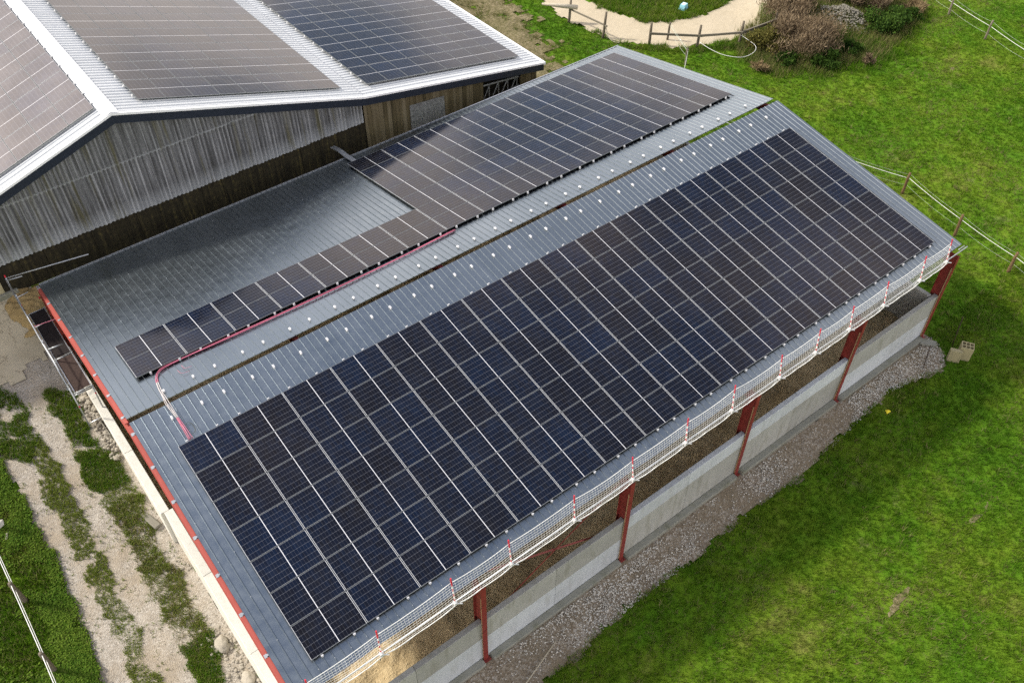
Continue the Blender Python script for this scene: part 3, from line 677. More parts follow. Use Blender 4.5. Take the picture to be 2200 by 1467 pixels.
# ------------------------------------------------------------------ edge protection along the near eave
PX = [27.5, 25.77, 23.52, 21.5, 19.6, 17.7, 15.3, 13.12, 10.8, 8.4, 6.0, 4.0, 1.57, -0.55]
PB = [Vector((x, -10.56, 5.42)) for x in PX]; PTP = [Vector((x+random.uniform(-.06, .08), -10.42, 6.50+random.uniform(-.05, .08))) for x in PX]
tb = tag(empty('eave_tube', (14, -10.5, 5.36)), 'long galvanised tube clamped along the near eave under the net', 'tube')
MB().tube([(-15.0, 0, 0), (15.05, 0, 0)], 0.026, 8).obj('tube', 'galv', tb, True)
MB().tube([(14.6, 0.1, 0.0), (15.0, 0.1, 0.0)], 0.02, 6).obj('tube_stub', 'galv', tb, True)
post_bands = None
for k, (b, t) in enumerate(zip(PB, PTP)):
    lab = 'red and white striped net post at the near eave, %s from the right end' % ORD[k] if k < 13 else 'red and white striped net post at the near eave, leftmost in the row'
    g = tag(empty('guard_post', b), lab, 'post', 'striped net posts along the eave')
    L = (t-b)
    nseg = 10
    for q in range(nseg):
        a, c = b+L*(q/nseg)-b, b+L*((q+1)/nseg)-b
        if q == 9: continue
        if q == 8: MB().tube([a, b+L-b], 0.024, 6).obj('red_tip', 'post_red', g)
        elif q % 2: MB().tube([a, c], 0.022, 6).obj('red_band', 'post_red', g)
        else: MB().tube([a, c], 0.0215, 6).obj('white_band', 'rope', g)
    mb = MB().box((-0.05, -0.05, -0.07), (0.05, 0.06, 0.05)); mb.tube([(0.0, 0, -0.02), (0.17, -0.12, -0.05)], 0.017, 6); mb.tube([(-0.08, 0.05, -0.03), (0.08, 0.05, -0.03)], 0.03, 6)
    cl = mb.obj('clamp', 'alu_white', g)
    MB().tube([(0.0, 0.06, -0.05), (-0.02, 0.16, -0.62)], 0.017, 6).obj('hanger_leg', 'galv', g, True)
net = tag(empty('safety_net', (14, -10.5, 5.4)), 'white mesh safety net slung along the near eave between striped posts', 'net')
NO = Vector((14, -10.5, 5.4))
def net_span(i):
    t0, t1 = PTP[i]-(PTP[i]-PB[i])*0.16, PTP[i+1]-(PTP[i+1]-PB[i+1])*0.16; b0, b1 = PB[i], PB[i+1]
    sag = random.uniform(0.04, 0.15); bs = random.uniform(0.0, 0.03); mb = MB(); rp = MB()
    wv = random.uniform(0, .03); ph0 = random.uniform(0, 6); W = (t1-t0).length; nu = int(W/0.10); nv = 10
    def pt(u, v):
        e = 4*u*(1-u)
        top = t0.lerp(t1, u)-Vector((0, 0, sag*e)); bot = b0.lerp(b1, u)+Vector((0, -0.05-0.02*e, -0.05-bs*e))
        p_ = top.lerp(bot, v); bel = math.sin(PI*v)*(0.01+0.01*e+wv*.6*math.sin(2.5*u*PI+ph0)); p_ += Vector((0, -bel, -bel*0.5))
        return p_-NO
    def quad(a, c, r):
        mb.tube([a, c], r, 3, False)
    for j in range(nv+1):
        for u in range(nu): quad(pt(u/nu, j/nv), pt((u+1)/nu, j/nv), 0.0036)
    for u in range(nu+1):
        for j in range(nv): quad(pt(u/nu, j/nv), pt(u/nu, (j+1)/nv), 0.0030)
    o = mb.obj('net_panel', 'net', net)
    rp.tube([pt(u/12, 0) for u in range(13)], 0.011, 5); rp.obj('top_rope', 'rope', o, True)
    rp = MB()
    for dv, ph in ((1.0, 0), (0.97, 1.3)):
        rp.tube([pt(u/14, 1)+Vector((0, 0.015*math.sin(u+ph), 0.015*math.cos(1.3*u+ph)-0.01)) for u in range(15)], 0.010, 5)
    rp.obj('bottom_rope', 'rope', o, True)
for i in range(len(PX)-1): net_span(i)

# ------------------------------------------------------------------ old barn
BY0, BY1, WY = 11.55, 46.0, 12.0
RX, RZ = 4.12, 10.07
P1 = math.radians(17.0); P2 = math.radians(10.2); PLF = math.radians(18.1)
KX = 14.80; KZ = RZ-(KX-RX)*math.tan(P1); EX = 25.32; EZ = KZ-(EX-KX)*math.tan(P2); LX = -9.5; LZ = RZ-(RX-LX)*math.tan(PLF)
def roof_z(x): return RZ-(x-RX)*math.tan(P1) if RX <= x <= KX else (KZ-(x-KX)*math.tan(P2) if x > KX else RZ-(RX-x)*math.tan(PLF))
barn = tag(empty('barn', (8, WY, 0)), 'old barn with weathered corrugated gable and white ribbed roof', 'barn')
BO = Vector((8, WY, 0))
def bpart(mb, name, mat, parent=None, smooth=False):
    o = mb.obj(name, mat, parent or barn, smooth)
    if parent is None: o.location = -BO
    return o
L1 = (KX-RX)/math.cos(P1); L2 = (EX-KX)/math.cos(P2); L3 = (RX-LX)/math.cos(PLF)
# sheets: local x across the ribs = world y, local y along the ribs = down the slope
def slope_mtx(origin, phi, left=False):
    d = Vector((math.cos(phi), 0, -math.sin(phi))) if not left else Vector((-math.cos(phi), 0, -math.sin(phi)))
    ax = Vector((0, 1, 0)); ay = d; az = ax.cross(ay)
    if az.z < 0: ax = -ax; az = ax.cross(ay)
    m = Matrix((ax, ay, az)).transposed().to_4x4(); m.translation = origin; return m
for (ox, oz, ph, L, lf) in ((RX+0.05, RZ, P1, L1, False), (KX, KZ-0.02, P2, L2, False), (RX-0.05, RZ, PLF, L3, True)):
    me = rib_sheet(L, h=0.04, hb=0.05, ht=0.02).mesh('roof_sheet', 'sheet_white')
    for k in range(34):
        m = slope_mtx(Vector((ox, BY0+k*SW+(SW if not lf and False else 0), oz-0.02+0.0015*(k % 2))), ph, lf)
        # keep the sheet inside the roof whichever way its ribs count
        if m.col[0].y < 0: m.translation = m.translation+Vector((0, SW, 0))
        o = link('roof_sheet', me, barn); o.matrix_local = Matrix.Translation(-BO) @ m
mb = MB(); zr = RZ+0.06
vs = []
for y in (BY0-0.03, BY1):
    vs += [(RX-0.30, y, roof_z(RX-0.30)+0.045), (RX, y, zr+0.03), (RX+0.30, y, roof_z(RX+0.30)+0.045), (RX, y, zr-0.02)]
bpart(mb.add(vs, [(0,4,5,1),(1,5,6,2),(0,1,2,3),(4,7,6,5),(0,3,7,4),(3,2,6,7)]), 'ridge_cap', 'white_trim')
# gable trim and fascia
for xa, xb in ((LX, RX), (RX, KX), (KX, EX)):
    za, zb = roof_z(xa+1e-4 if xa != LX else xa), roof_z(xb)
    for nm, mt, y0, y1, o0, o1 in (('verge_trim', 'white_trim', BY0-0.07, BY0+0.06, -0.06, 0.035), ('fascia', 'navy', BY0-0.045, BY0, -0.42, -0.062)):
        mb = MB().add([(xa,y0,za+o0),(xb,y0,zb+o0),(xb,y1,zb+o0),(xa,y1,za+o0),(xa,y0,za+o1),(xb,y0,zb+o1),(xb,y1,zb+o1),(xa,y1,za+o1)],
                      [(0,3,2,1),(4,5,6,7),(0,1,5,4),(1,2,6,5),(2,3,7,6),(3,0,4,7)]); bpart(mb, nm, mt)
    mb = MB().add([(xa,BY0+0.001,za-0.3),(xb,BY0+0.001,zb-0.3),(xb,WY+0.1,zb-0.3),(xa,WY+0.1,za-0.3),(xa,BY0+0.001,za-0.27),(xb,BY0+0.001,zb-0.27),(xb,WY+0.1,zb-0.27),(xa,WY+0.1,za-0.27)],
                  [(0,3,2,1),(4,5,6,7),(0,1,5,4),(1,2,6,5),(2,3,7,6),(3,0,4,7)]); bpart(mb, 'soffit', 'navy')
bpart(MB().box((EX-0.02, BY0-0.06, EZ-0.12), (EX+0.10, BY1, EZ+0.02)), 'gutter', 'white_trim')
# corrugated gable sheets in two tiers
def corr_sheet(x0, x1, z0, z1f, y, pitch=0.177, amp=0.038):
    n = max(2, int(round((x1-x0)/pitch*6))); mb = MB(); vs = []; fs = []
    for k in range(n+1):
        x = x0+(x1-x0)*k/n; yy = y+amp*math.cos(2*PI*x/pitch); zt = z1f(x) if callable(z1f) else z1f
        wig = 0.012*math.sin(x*9.0)+(0.012 if (k % 6) < 3 else -0.006)
        vs += [(x, yy, z0+wig), (x, yy, zt)]
    for k in range(n): fs.append((2*k, 2*k+2, 2*k+3, 2*k+1))
    return mb.add(vs, fs)
x = -9.3
while x < 14.75:
    x1 = min(x+0.885, 14.80); j = random.uniform(-.012, .012)
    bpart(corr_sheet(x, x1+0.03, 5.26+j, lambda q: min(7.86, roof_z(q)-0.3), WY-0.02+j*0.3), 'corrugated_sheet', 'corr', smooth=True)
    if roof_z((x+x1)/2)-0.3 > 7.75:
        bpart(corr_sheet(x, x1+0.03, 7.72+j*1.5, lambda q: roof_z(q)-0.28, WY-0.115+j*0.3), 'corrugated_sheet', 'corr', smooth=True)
    x = x1
# lower wall, dark and mossy, behind the sheets
x = -1.95; k = 0
while x < 14.85:
    x1 = min(x+0.96, 14.9); bpart(MB().box((x+0.006, WY+0.02+0.012*(k % 2), -0.2), (x1-0.006, WY+0.16, 5.5)), 'wall_panel', 'moss'); x = x1; k += 1
bpart(MB().box((-9.4, WY+0.03, 2.0), (-1.96, WY+0.2, 5.5)), 'rendered_wall', 'render')
bpart(MB().box((-9.4, WY-0.10, 3.0), (-1.5, WY+0.02, 4.02)), 'plinth', 'conc_foot')
# boarded right part, opening with lattice, side walls
x = 14.9; k = 0
while x < 25.2:
    wv = random.uniform(0.17, 0.23); x1 = min(x+wv, 25.22)
    if not (21.66 < (x+x1)/2 < 24.2):
        zt = roof_z(min(max((x+x1)/2, KX+0.01), EX))-0.3
        bpart(MB().box((x+0.004, WY-0.02+random.uniform(-.008, .008), -0.2), (x1-0.004, WY+0.01, zt)), 'board', 'boards')
    x = x1; k += 1
bpart(corr_sheet(17.35, 19.35, 3.85, lambda q: 5.20-0.10*(q-17.35), WY-0.06, 0.076*2, 0.012), 'tin_patch', 'tin', smooth=True)
bpart(MB().box((21.5, WY+0.75, 0), (24.4, WY+0.8, 5.2)), 'opening_shade_panel', 'dark')  # near-black panel painting in the shade behind the opening
for a, b in (((21.66, 3.55), (24.2, 3.75)), ((21.66, 4.55), (24.2, 4.25))): bpart(MB().tube([(a[0], WY+0.15, a[1]), (b[0], WY+0.15, b[1])], 0.05, 6), 'lattice_bar', 'tin')
for q in range(4):
    xa = 21.8+q*0.6; bpart(MB().tube([(xa, WY+0.15, 3.6), (xa+0.45, WY+0.15, 4.4)], 0.035, 6), 'lattice_bar', 'tin'); bpart(MB().tube([(xa+0.45, WY+0.15, 3.6), (xa+0.45, WY+0.15, 4.4)], 0.03, 6), 'lattice_bar', 'tin')
bpart(MB().box((25.05, WY+0.05, -0.2), (25.2, BY1-0.2, EZ-0.25)), 'side_wall', 'boards')
bpart(MB().box((-9.4, WY+0.05, 1.5), (-9.2, BY1-0.2, LZ-0.2)), 'side_wall', 'render')
bpart(MB().add([(-9.3,BY1-.3,0),(25.1,BY1-.3,0),(25.1,BY1-.3,EZ-.3),(KX,BY1-.3,KZ-.3),(RX,BY1-.3,RZ-.3),(-9.3,BY1-.3,LZ-.3),(-9.3,BY1-.2,0),(25.1,BY1-.2,0),(25.1,BY1-.2,EZ-.3),(KX,BY1-.2,KZ-.3),(RX,BY1-.2,RZ-.3),(-9.3,BY1-.2,LZ-.3)],
    [(0,1,2,3,4,5),(11,10,9,8,7,6)]+[(k,(k+1) % 6+6 if False else k+6,(k+1) % 6+6,(k+1) % 6) for k in range(6)]), 'rear_wall', 'boards')

def barn_array(label, ox, oz, phi, left, s0, y0, ni, nj):
    d = -1 if left else 1
    a = empty('solar_array', (ox, 0, oz), (0, phi*d, 0)); tag(a, label, 'solar array', 'solar arrays')
    for i in range(ni):
        for j in range(nj):
            if not left: panel(a, (s0+(i+1)*PH-0.008, y0+j*PW+0.01, 0.13), PI/2)
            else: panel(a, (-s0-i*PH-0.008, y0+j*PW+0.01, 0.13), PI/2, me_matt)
    for j in range(nj*2):
        link('rail_end', me_stub, a, ((s0 if not left else -s0), y0+(j+0.5)*PW/2, 0.13), (0, 0, -PI/2 if not left else PI/2))
    return a
barn_array('solar array on the upper right slope of the barn roof, beside the ridge', RX, RZ, P1, False, 1.32, 12.36, 8, 12)
barn_array('solar array on the lower flatter right part of the barn roof', KX, KZ, P2, False, 0.66, 12.42, 8, 9)
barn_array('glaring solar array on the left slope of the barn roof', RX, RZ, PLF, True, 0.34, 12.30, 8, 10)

# ------------------------------------------------------------------ scaffold at the left gable
sf = tag(empty('scaffold', (-1.7, 5.4, 1.75)), 'galvanised scaffold with two plywood decks beside the left gable', 'scaffold')
SO = Vector((-1.7, 5.4, 1.75))
def spart(mb, name, mat, smooth=False, parent=None):
    o = mb.obj(name, mat, parent or sf, smooth)
    if parent is None: o.location = -SO
    return o
ZD = 3.72; XO, XI = -1.70, -1.00
for y, top in ((5.40, 4.05), (7.47, 4.85), (10.55, 4.85), (11.75, 4.85)):
    for x in (XO, XI):
        if x == XI and y > 11: continue
        zt = top if x == XO else ZD+0.05; zb = Tz(x, y)+0.02
        if x == XI and y < 6: zb = Tz(x, y)+0.3
        o = spart(MB().tube([(x, y, zb), (x, y, zt)], 0.026, 8), 'standard', 'galv', True)
        spart(MB().box((x-0.07, y-0.07, zb-0.04), (x+0.07, y+0.07, zb-0.01)), 'base_jack', 'galv', parent=o)
        spart(MB().tube([(x, y, zb+1.2), (x, y, zb+1.3)], 0.0275, 8), 'red_collar', 'post_red', parent=o)
    if y < 11:
        for z in (ZD-0.09, ZD+0.0): spart(MB().tube([(XO, y, z), (XI, y, z)], 0.026, 8), 'transom', 'galv', True)
        spart(MB().tube([(XO, y, Tz(XO, y)+0.25), (XI, y, Tz(XO, y)+0.3)], 0.022, 8), 'base_transom', 'alu', True)
for z, a, b in ((ZD+0.55, 5.4, 11.75), (ZD+1.05, 7.4, 11.8), (ZD-0.1, 5.4, 11.75), (ZD+0.15, 5.4, 11.0)):
    spart(MB().tube([(XO-0.03*(z > 4), a, z-0.5*(z > 4.2)*0), (XO-0.03*(z > 4), b, z)], 0.022, 8), 'guard_rail', 'galv', True)
spart(MB().tube([(XO, 5.4, 3.9), (XO-0.02, 7.47, 4.77)], 0.02, 8), 'guard_rail', 'galv', True)
spart(MB().tube([(XO, 5.4, 2.0), (XO, 7.47, 3.6)], 0.018, 8), 'diagonal_brace', 'galv', True)
spart(MB().tube([(XO, 11.8, 4.8), (1.3, 10.62, 5.25)], 0.026, 8), 'tie_tube', 'galv', True)
spart(MB().tube([(XO, 11.75, 4.72), (XO+0.55, 11.55, 4.78)], 0.026, 8), 'tie_tube', 'galv', True)
for y in (9.0, 11.1): spart(MB().tube([(XO, y, ZD+0.55), (XO+0.45, y, ZD+0.6)], 0.02, 8), 'bracket', 'alu', True)
spart(MB().tube([(XO, 7.85, ZD+0.3), (XI-0.12, 7.75, ZD+0.34)], 0.028, 8), 'tie_tube', 'galv', True)
for a, b, mt in ((7.55, 10.5, 'deck_dark'), (5.46, 7.40, 'deck')):
    o = spart(MB().box((XO+0.10, a, ZD+0.015), (XI-0.03, b, ZD+0.03)), 'deck_board', mt)
    for xx in (XO+0.07, XI-0.03): spart(MB().box((xx, a, ZD-0.03), (xx+0.03, b, ZD+0.045)), 'deck_edge', 'alu', parent=o)
MB_ = MB().tube([(XO, 8.9, ZD+0.7), (XI, 8.75, ZD+0.75), (XI+0.18, 8.6, ZD+0.9)], 0.012, 5); spart(MB_, 'pink_strap', 'pink', True)

# ------------------------------------------------------------------ fences
def wire_fence(name, label, posts, mat_post, ropes, h, r=0.05, knobs=None):
    f = tag(empty(name, (posts[0][0], posts[0][1], Tz(*posts[0][:2]))), label, 'fence'); O = f.location.copy()
    tops = []
    for (x, y, *q) in posts:
        hh = h*random.uniform(0.92, 1.06); z = Tz(x, y); lean = Vector((random.uniform(-.06, .06), random.uniform(-.06, .06), 0))
        b = Vector((x, y, z-0.2)); t = Vector((x, y, z+hh))+lean
        mids = [b.lerp(t, k/4)+Vector((random.uniform(-.015, .015), random.uniform(-.015, .015), 0)) for k in range(5)]
        o = MB().tube([m_-O for m_ in mids], [r*1.1, r*1.05, r, r*0.95, r*0.85], 7).obj('post', mat_post, f, True); tops.append((b, t))
    for (fr_, rad, mt, sag) in ropes:
        for (b0, t0), (b1, t1) in zip(tops[:-1], tops[1:]):
            a, c = b0.lerp(t0, fr_), b1.lerp(t1, fr_); off = Vector((0.0, -r, 0)); pts = [a.lerp(c, k/8)+off-Vector((0, 0, sag*4*(k/8)*(1-k/8))) for k in range(9)]
            MB().tube([p_-O for p_ in pts], rad, 5).obj('rope' if rad > 0.012 else 'wire', mt, f, True)
    return f
wire_fence('paddock_fence', 'barked stake fence with white rope beside the right gable', [(33.0, 7.5), (34.8, 3.8), (36.2, 0.2), (37.29, -3.51), (36.44, -7.16), (36.09, -10.29), (35.6, -13.6), (35.2, -17)], 'rough_wood',
           [(0.80, 0.012, 'rope', 0.05), (0.95, 0.004, 'wire', 0.10), (0.52, 0.004, 'wire', 0.10)], 1.25, 0.075)
wire_fence('meadow_fence', 'grey post fence with white rope in the top right meadow', [(58.2, 11.4), (57.3, 9.0), (56.37, 6.47), (55.33, 3.11), (54.3, -0.3), (53.2, -3.8)], 'post_wood',
           [(0.72, 0.013, 'rope', 0.03), (0.93, 0.005, 'wire', 0.12), (0.40, 0.005, 'wire', 0.10)], 1.35, 0.07)
wire_fence('corner_fence', 'pale stake and strands just behind the far roof corner', [(39.1, 15.6), (37.74, 12.66), (34.6, 10.2), (33.0, 7.5)], 'post_wood',
           [(0.85, 0.012, 'wire', 0.04), (0.97, 0.006, 'wire', 0.1), (0.6, 0.006, 'wire', 0.1)], 1.2, 0.07)
wire_fence('bank_fence', 'dark plank posts with two white ropes on the clover bank', [(-6.15, -8.0), (-6.2, -5.1), (-6.14, -2.35), (-6.07, 0.42), (-6.05, 3.6), (-6.2, 6.8)], 'post_wood',
           [(0.97, 0.016, 'rope', 0.02), (0.72, 0.011, 'rope', 0.03)], 1.25, 0.085)
# ring fence: individual posts with rails
rf = tag(empty('ring_fence', (41.2, 13.5, 0)), 'wooden post and rail fence curving around the sand ring', 'fence'); RO = Vector((41.2, 13.5, 0))
rp_ = [(35.63, 21.29, 1.55), (35.98, 18.32, 1.72), (37.7, 15.84, 1.45), (39.8, 13.69, 1.5), (42.29, 12.37, 1.55), (45.4, 12.2, 1.4), (48.9, 13.4, 1.4)]
tp = []
for x, y, h in rp_:
    t = Vector((x+random.uniform(.02, .16), y+random.uniform(-.08, .08), h)); b = Vector((x, y, -0.2)); tp.append((b, t))
    MB().tube([p_-RO for p_ in (b, b.lerp(t, .35)+Vector((.02, .01, 0)), b.lerp(t, .7), t)], [.095, .09, .085, .07], 8).obj('post', 'post_wood', rf, True)
def rail(a, c, fa, fc, mat, w=.035, hh=.07):
    p0 = tp[a][0].lerp(tp[a][1], fa); p1 = tp[c][0].lerp(tp[c][1], fc); d = (p1-p0); L = d.length
    m = Matrix.Translation(p0-RO-d.normalized()*0.12+Vector((0, -0.11, 0))) @ d.to_track_quat('X', 'Z').to_matrix().to_4x4()
    MB().box((0, -w, -hh), (L+0.24, w, hh), m).obj('rail', mat, rf)
rail(2, 3, .6, .62, 'rail_wood'); rail(3, 4, .62, .6, 'rail_wood'); rail(4, 5, .6, .62, 'rail_wood', .05, .09); rail(5, 6, .62, .62, 'rail_wood', .05, .09)
rail(0, 1, .62, .55, 'rail_wood', .03, .05)
a, c = Vector((34.2, 22.4, 1.25)), Vector((36.0, 20.9, 1.05))
MB().tube([a-RO, a.lerp(c, .5)-RO, c-RO], [.07, .13, .15], 9).obj('half_log_rail', 'pale_wood', rf, True)
def rope_thing(name, label, pts, r=0.016, mat='rope'):
    P = smooth_path(pts, 6); o0 = Vector(pts[0]); o = MB().tube([p_-o0 for p_ in P], r, 5).obj(name, mat, None, True); o.location = o0; tag(o, label, 'rope'); return o
rope_thing('loose_rope', 'loose white fence tape hanging in a loop below the sand ring', [(39.85, 13.5, 0.45), (39.9, 12.6, 0.35), (40.2, 11.7, 0.25), (40.9, 10.9, 0.22), (41.7, 10.7, 0.35), (42.2, 11.0, 0.5), (42.3, 11.9, 0.6), (42.2, 12.3, 0.7)])
rope_thing('hanging_rope', 'pale frayed rope hanging down the tall ring post near the barn', [(36.0, 18.2, 0.9), (36.06, 18.1, 0.6), (36.02, 17.9, 0.3), (36.1, 17.5, 0.08), (36.3, 17.1, 0.06)], 0.03, 'pale_wood')

# ------------------------------------------------------------------ loose things on the ground
rr = random.Random(5)
def hollow_block(name, label, loc, rz, dims, mat, tilt=0.0, group=None, holes=(2, 3)):
    """concrete block with open cells on its top"""
    lx, ly, lz = dims; o = empty(name, loc, (tilt, 0, rz)); tag(o, label, 'block', group)
    mb = MB(); nx, ny = holes; tw = 0.03
    mb.box((-lx/2, -ly/2, 0), (lx/2, ly/2, lz*0.25))
    for k in range(nx+1):
        x = -lx/2+(lx-tw)*k/nx; mb.box((x, -ly/2, lz*0.25), (x+tw, ly/2, lz))
    for k in range(ny+1):
        y = -ly/2+(ly-tw)*k/ny
        for q in range(nx):
            x0 = -lx/2+(lx-tw)*q/nx+tw; x1 = -lx/2+(lx-tw)*(q+1)/nx; mb.box((x0, y, lz*0.25), (x1, y+tw, lz-0.002))
    mb.obj('block_body', mat, o)
    if True:
        c = MB(); c.box((-lx/2+0.01, -ly/2+0.01, lz*0.25+0.001), (lx/2-0.01, ly/2-0.01, lz*0.28)); c.obj('cell_shade', 'dark', o)  # near-black sheet that paints the shade down in the cells
    return o
hollow_block('concrete_block', 'yellowish hollow block standing upright in the grass, cells on top', (29.5, -12.15, -0.02), 0.55, (0.42, 0.5, 0.75), 'block', holes=(2, 3))
o = empty('concrete_block', (28.98, -12.0, -0.02), (0, 0.08, 0.55)); tag(o, 'yellowish block leaning against the upright hollow block, left one', 'block'); MB().bbox((-.1, -.25, 0), (.1, .25, .62), .015).obj('block_body', 'block', o)
hollow_block('cinder_block', 'grey two-cell cinder block lying by the gable wall below the scaffold', (-1.18, 4.95, Tz(-1.18, 4.95)), 0.06, (0.22, 0.85, 0.24), 'stone_grey', holes=(1, 2))
def rod(name, label, a, b, r, mat): 
    a = Vector(a); o = MB().tube([(0, 0, 0), Vector(b)-a], r, 6).obj(name, mat, None, True); o.location = a; return tag(o, label, 'rod')
rod('steel_rod', 'thin rusty rod leaning out of the grass behind the hollow block', (29.7, -11.5, 0), (30.4, -11.15, 1.15), 0.02, 'rust')
rod('steel_rod', 'thin rusty rod standing askew in the pale gravel', (27.6, -11.5, 0), (28.1, -11.2, 0.85), 0.018, 'rust')
rod('plastic_pipe', 'pale pipe lying across the gravel strip near the bottom edge', (5.0, -12.0, 0.06), (7.3, -11.3, 0.06), 0.025, 'pale_wood')
o = MB().bbox((-.35, -.16, 0), (.35, .16, .10), .02).obj('concrete_offcut', 'conc_foot'); o.location = (29.0, -10.75, 0.02); o.rotation_euler = (0.08, 0.05, -0.9); tag(o, 'flat concrete offcut at the foot of the right corner column', 'slab')
mb = MB(); mb.add([(-.12,-.06,0),(.10,-.09,.02),(.13,.05,.01),(-.04,.10,.03),(0,0,.07),(.06,-.02,.08)], [(0,1,5,4),(1,2,5),(2,3,4,5),(3,0,4),(0,3,2,1)])
o = mb.obj('rag', 'yellow'); o.location = (24.33, -12.05, 0.06); tag(o, 'small crumpled yellow rag on the grass edge', 'rag')
# pale blue tub inside the ring
o = empty('feed_tub', (42.95, 17.95, 0.0), (0, 0, 0.3)); tag(o, 'pale blue plastic tub on the grass inside the sand ring', 'tub')
mb = MB(); b0, b1 = 0.27, 0.22
mb.add([(-b0,-b0*.8,0),(b0,-b0*.8,0),(b0,b0*.8,0),(-b0,b0*.8,0),(-b1,-b1*.75,.36),(b1,-b1*.75,.36),(b1,b1*.75,.36),(-b1,b1*.75,.36)], [(0,3,2,1),(4,5,6,7),(0,1,5,4),(1,2,6,5),(2,3,7,6),(3,0,4,7)]); mb.obj('tub_body', 'cyan', o)
MB().box((-.29, -.24, .0), (.29, .24, .05)).obj('rim', 'cyan', o); MB().box((-.16, -.11, .36), (.16, .11, .375)).obj('base_panel', 'rope', o)
# flat slab, pale lumps and stones left of the gable wall
def rock_thing(name, label, x, y, r, mat, sq=.7, cat='stone', rot=None, stretch=None):
    mb = MB().rock((0, 0, r*0.35), r, rr, sq); o = mb.obj(name, mat); o.location = (x, y, Tz(x, y))
    if stretch: o.scale = stretch
    if rot: o.rotation_euler = (0, 0, rot)
    return tag(o, label, cat)
o = MB().bbox((-.13, -.42, 0), (.13, .42, .08), .03).obj('stone_slab', 'stone_grey'); o.location = (-1.5, 0.8, Tz(-1.5, 0.8)+.01); o.rotation_euler = (.02, .05, .25); tag(o, 'long flat stone slab on the gravel beside the gable wall', 'slab')
def lump(label, x, y, r):
    n = 26; U, V_ = np.meshgrid(np.linspace(0, 2*PI, n), np.linspace(0, PI, n//2)); d = np.stack([np.cos(U)*np.sin(V_), np.sin(U)*np.sin(V_), np.cos(V_)], 2)
    q = r*(.75+.55*fbm(d[..., 0]*2.3+x*7, d[..., 1]*2.3+d[..., 2]*3+y)+.28*np.abs(fbm(d[..., 0]*7+9, d[..., 1]*7+d[..., 2]*8)-.5)); q[:, -1] = q[:, 0]
    P_ = d*q[..., None]*np.array([.8, 1.15, .55]); idx = np.arange(n*(n//2)).reshape(n//2, n)
    F = np.stack([idx[:-1,:-1].ravel(), idx[1:,:-1].ravel(), idx[1:,1:].ravel(), idx[:-1,1:].ravel()], 1)
    o = link('limestone_lump', np_mesh('limestone_lump', P_.reshape(-1, 3), F, 'stone')); o.location = (x, y, Tz(x, y)+.04); return tag(o, label, 'stone')
lump('large broken pale limestone lump beside the gable wall', -1.52, -4.7, .27)
lump('pale limestone lump nearest the bottom edge by the gable wall', -1.36, -6.2, .24)
rock_thing('white_boulder', 'white squared boulder in the grass at the left edge', -5.75, 3.45, .20, 'stone_pale', .8)
o = MB().tube([(-.2, 0, .05), (0, .02, .07), (.22, 0, .05)], [.03, .06, .03], 8).obj('cut_log', 'pale_wood', None, True); o.location = (-5.68, 2.95, Tz(-5.7, 2.95)); o.rotation_euler = (0, 0, 1.05); tag(o, 'short pale split log below the white boulder', 'log')
for k, (x, y, r) in enumerate([(-1.42, 6.75, .16), (-1.30, 6.95, .15), (-1.33, 6.45, .14), (-1.15, 6.65, .13), (-1.47, 6.35, .11)]):
    rock_thing('rubble_stone', 'big rubble stone under the scaffold deck, %s from the deck edge' % ORD[k], x, y, r, 'stone', .75)['group'] = 'big rubble stones by the scaffold'
mb = MB()
for k in range(260):
    y = rr.uniform(3.6, 7.1); x = rr.uniform(-1.6, -1.1)+(-.05 if y > 6 else 0); r = rr.uniform(.025, .085); mb.rock((x, y, Tz(x, y)+r*.4+rr.uniform(0, .08)), r, rr, .7)
o = mb.obj('rubble', 'stone'); tag(o, 'loose limestone rubble along the gable wall under the scaffold', 'rubble', kind='stuff')
mb = MB()
for k in range(420):
    y = rr.uniform(-8, 3.6); x = rr.uniform(-1.95, -1.12); r = rr.uniform(.012, .05); mb.rock((x, y, Tz(x, y)+r*.2), r, rr, .6)
for cx, cy in ((-1.5, -4.6), (-1.35, -6.0)):
    for k in range(60):
        x, y = cx+rr.gauss(0, .22), cy+rr.gauss(0, .35); r = rr.uniform(.02, .075); mb.rock((min(x, -1.14), y, Tz(x, y)+r*.3), r, rr, .6)
tag(mb.obj('wall_foot_rubble', 'stone'), 'pale stones scattered along the foot of the gable wall', 'stones', kind='stuff')
# pebbles on the front strip and on the track
def pebbles(name, label, n, fun, mat, rmin, rmax):
    pts = fun(n); n = len(pts); base = np.array([(1,0,0),(-1,0,0),(0,1,0),(0,-1,0),(0,0,.7),(0,0,-.7)], float)
    fc = np.array([(0,2,4),(2,1,4),(1,3,4),(3,0,4),(2,0,5),(1,2,5),(3,1,5),(0,3,5)])
    r = RNG.uniform(rmin, rmax, n)*RNG.uniform(.5, 1, n); ang = RNG.uniform(0, 6.28, n); ca, sa = np.cos(ang), np.sin(ang)
    V = base[None]*RNG.uniform(.6, 1.4, (n, 6, 1))*np.stack([np.ones(n), RNG.uniform(.5, 1, n), RNG.uniform(.5, 1, n)], 1)[:, None]*r[:, None, None]
    X = V[..., 0]*ca[:, None]-V[..., 1]*sa[:, None]; Y = V[..., 0]*sa[:, None]+V[..., 1]*ca[:, None]
    V = np.stack([X+pts[:, 0:1], Y+pts[:, 1:2], V[..., 2]+pts[:, 2:3]], 2).reshape(-1, 3)
    F = (fc[None]+(np.arange(n)*6)[:, None, None]).reshape(-1, 3)
    return tag(link(name, np_mesh(name, V, F, mat)), label, 'pebbles', kind='stuff')
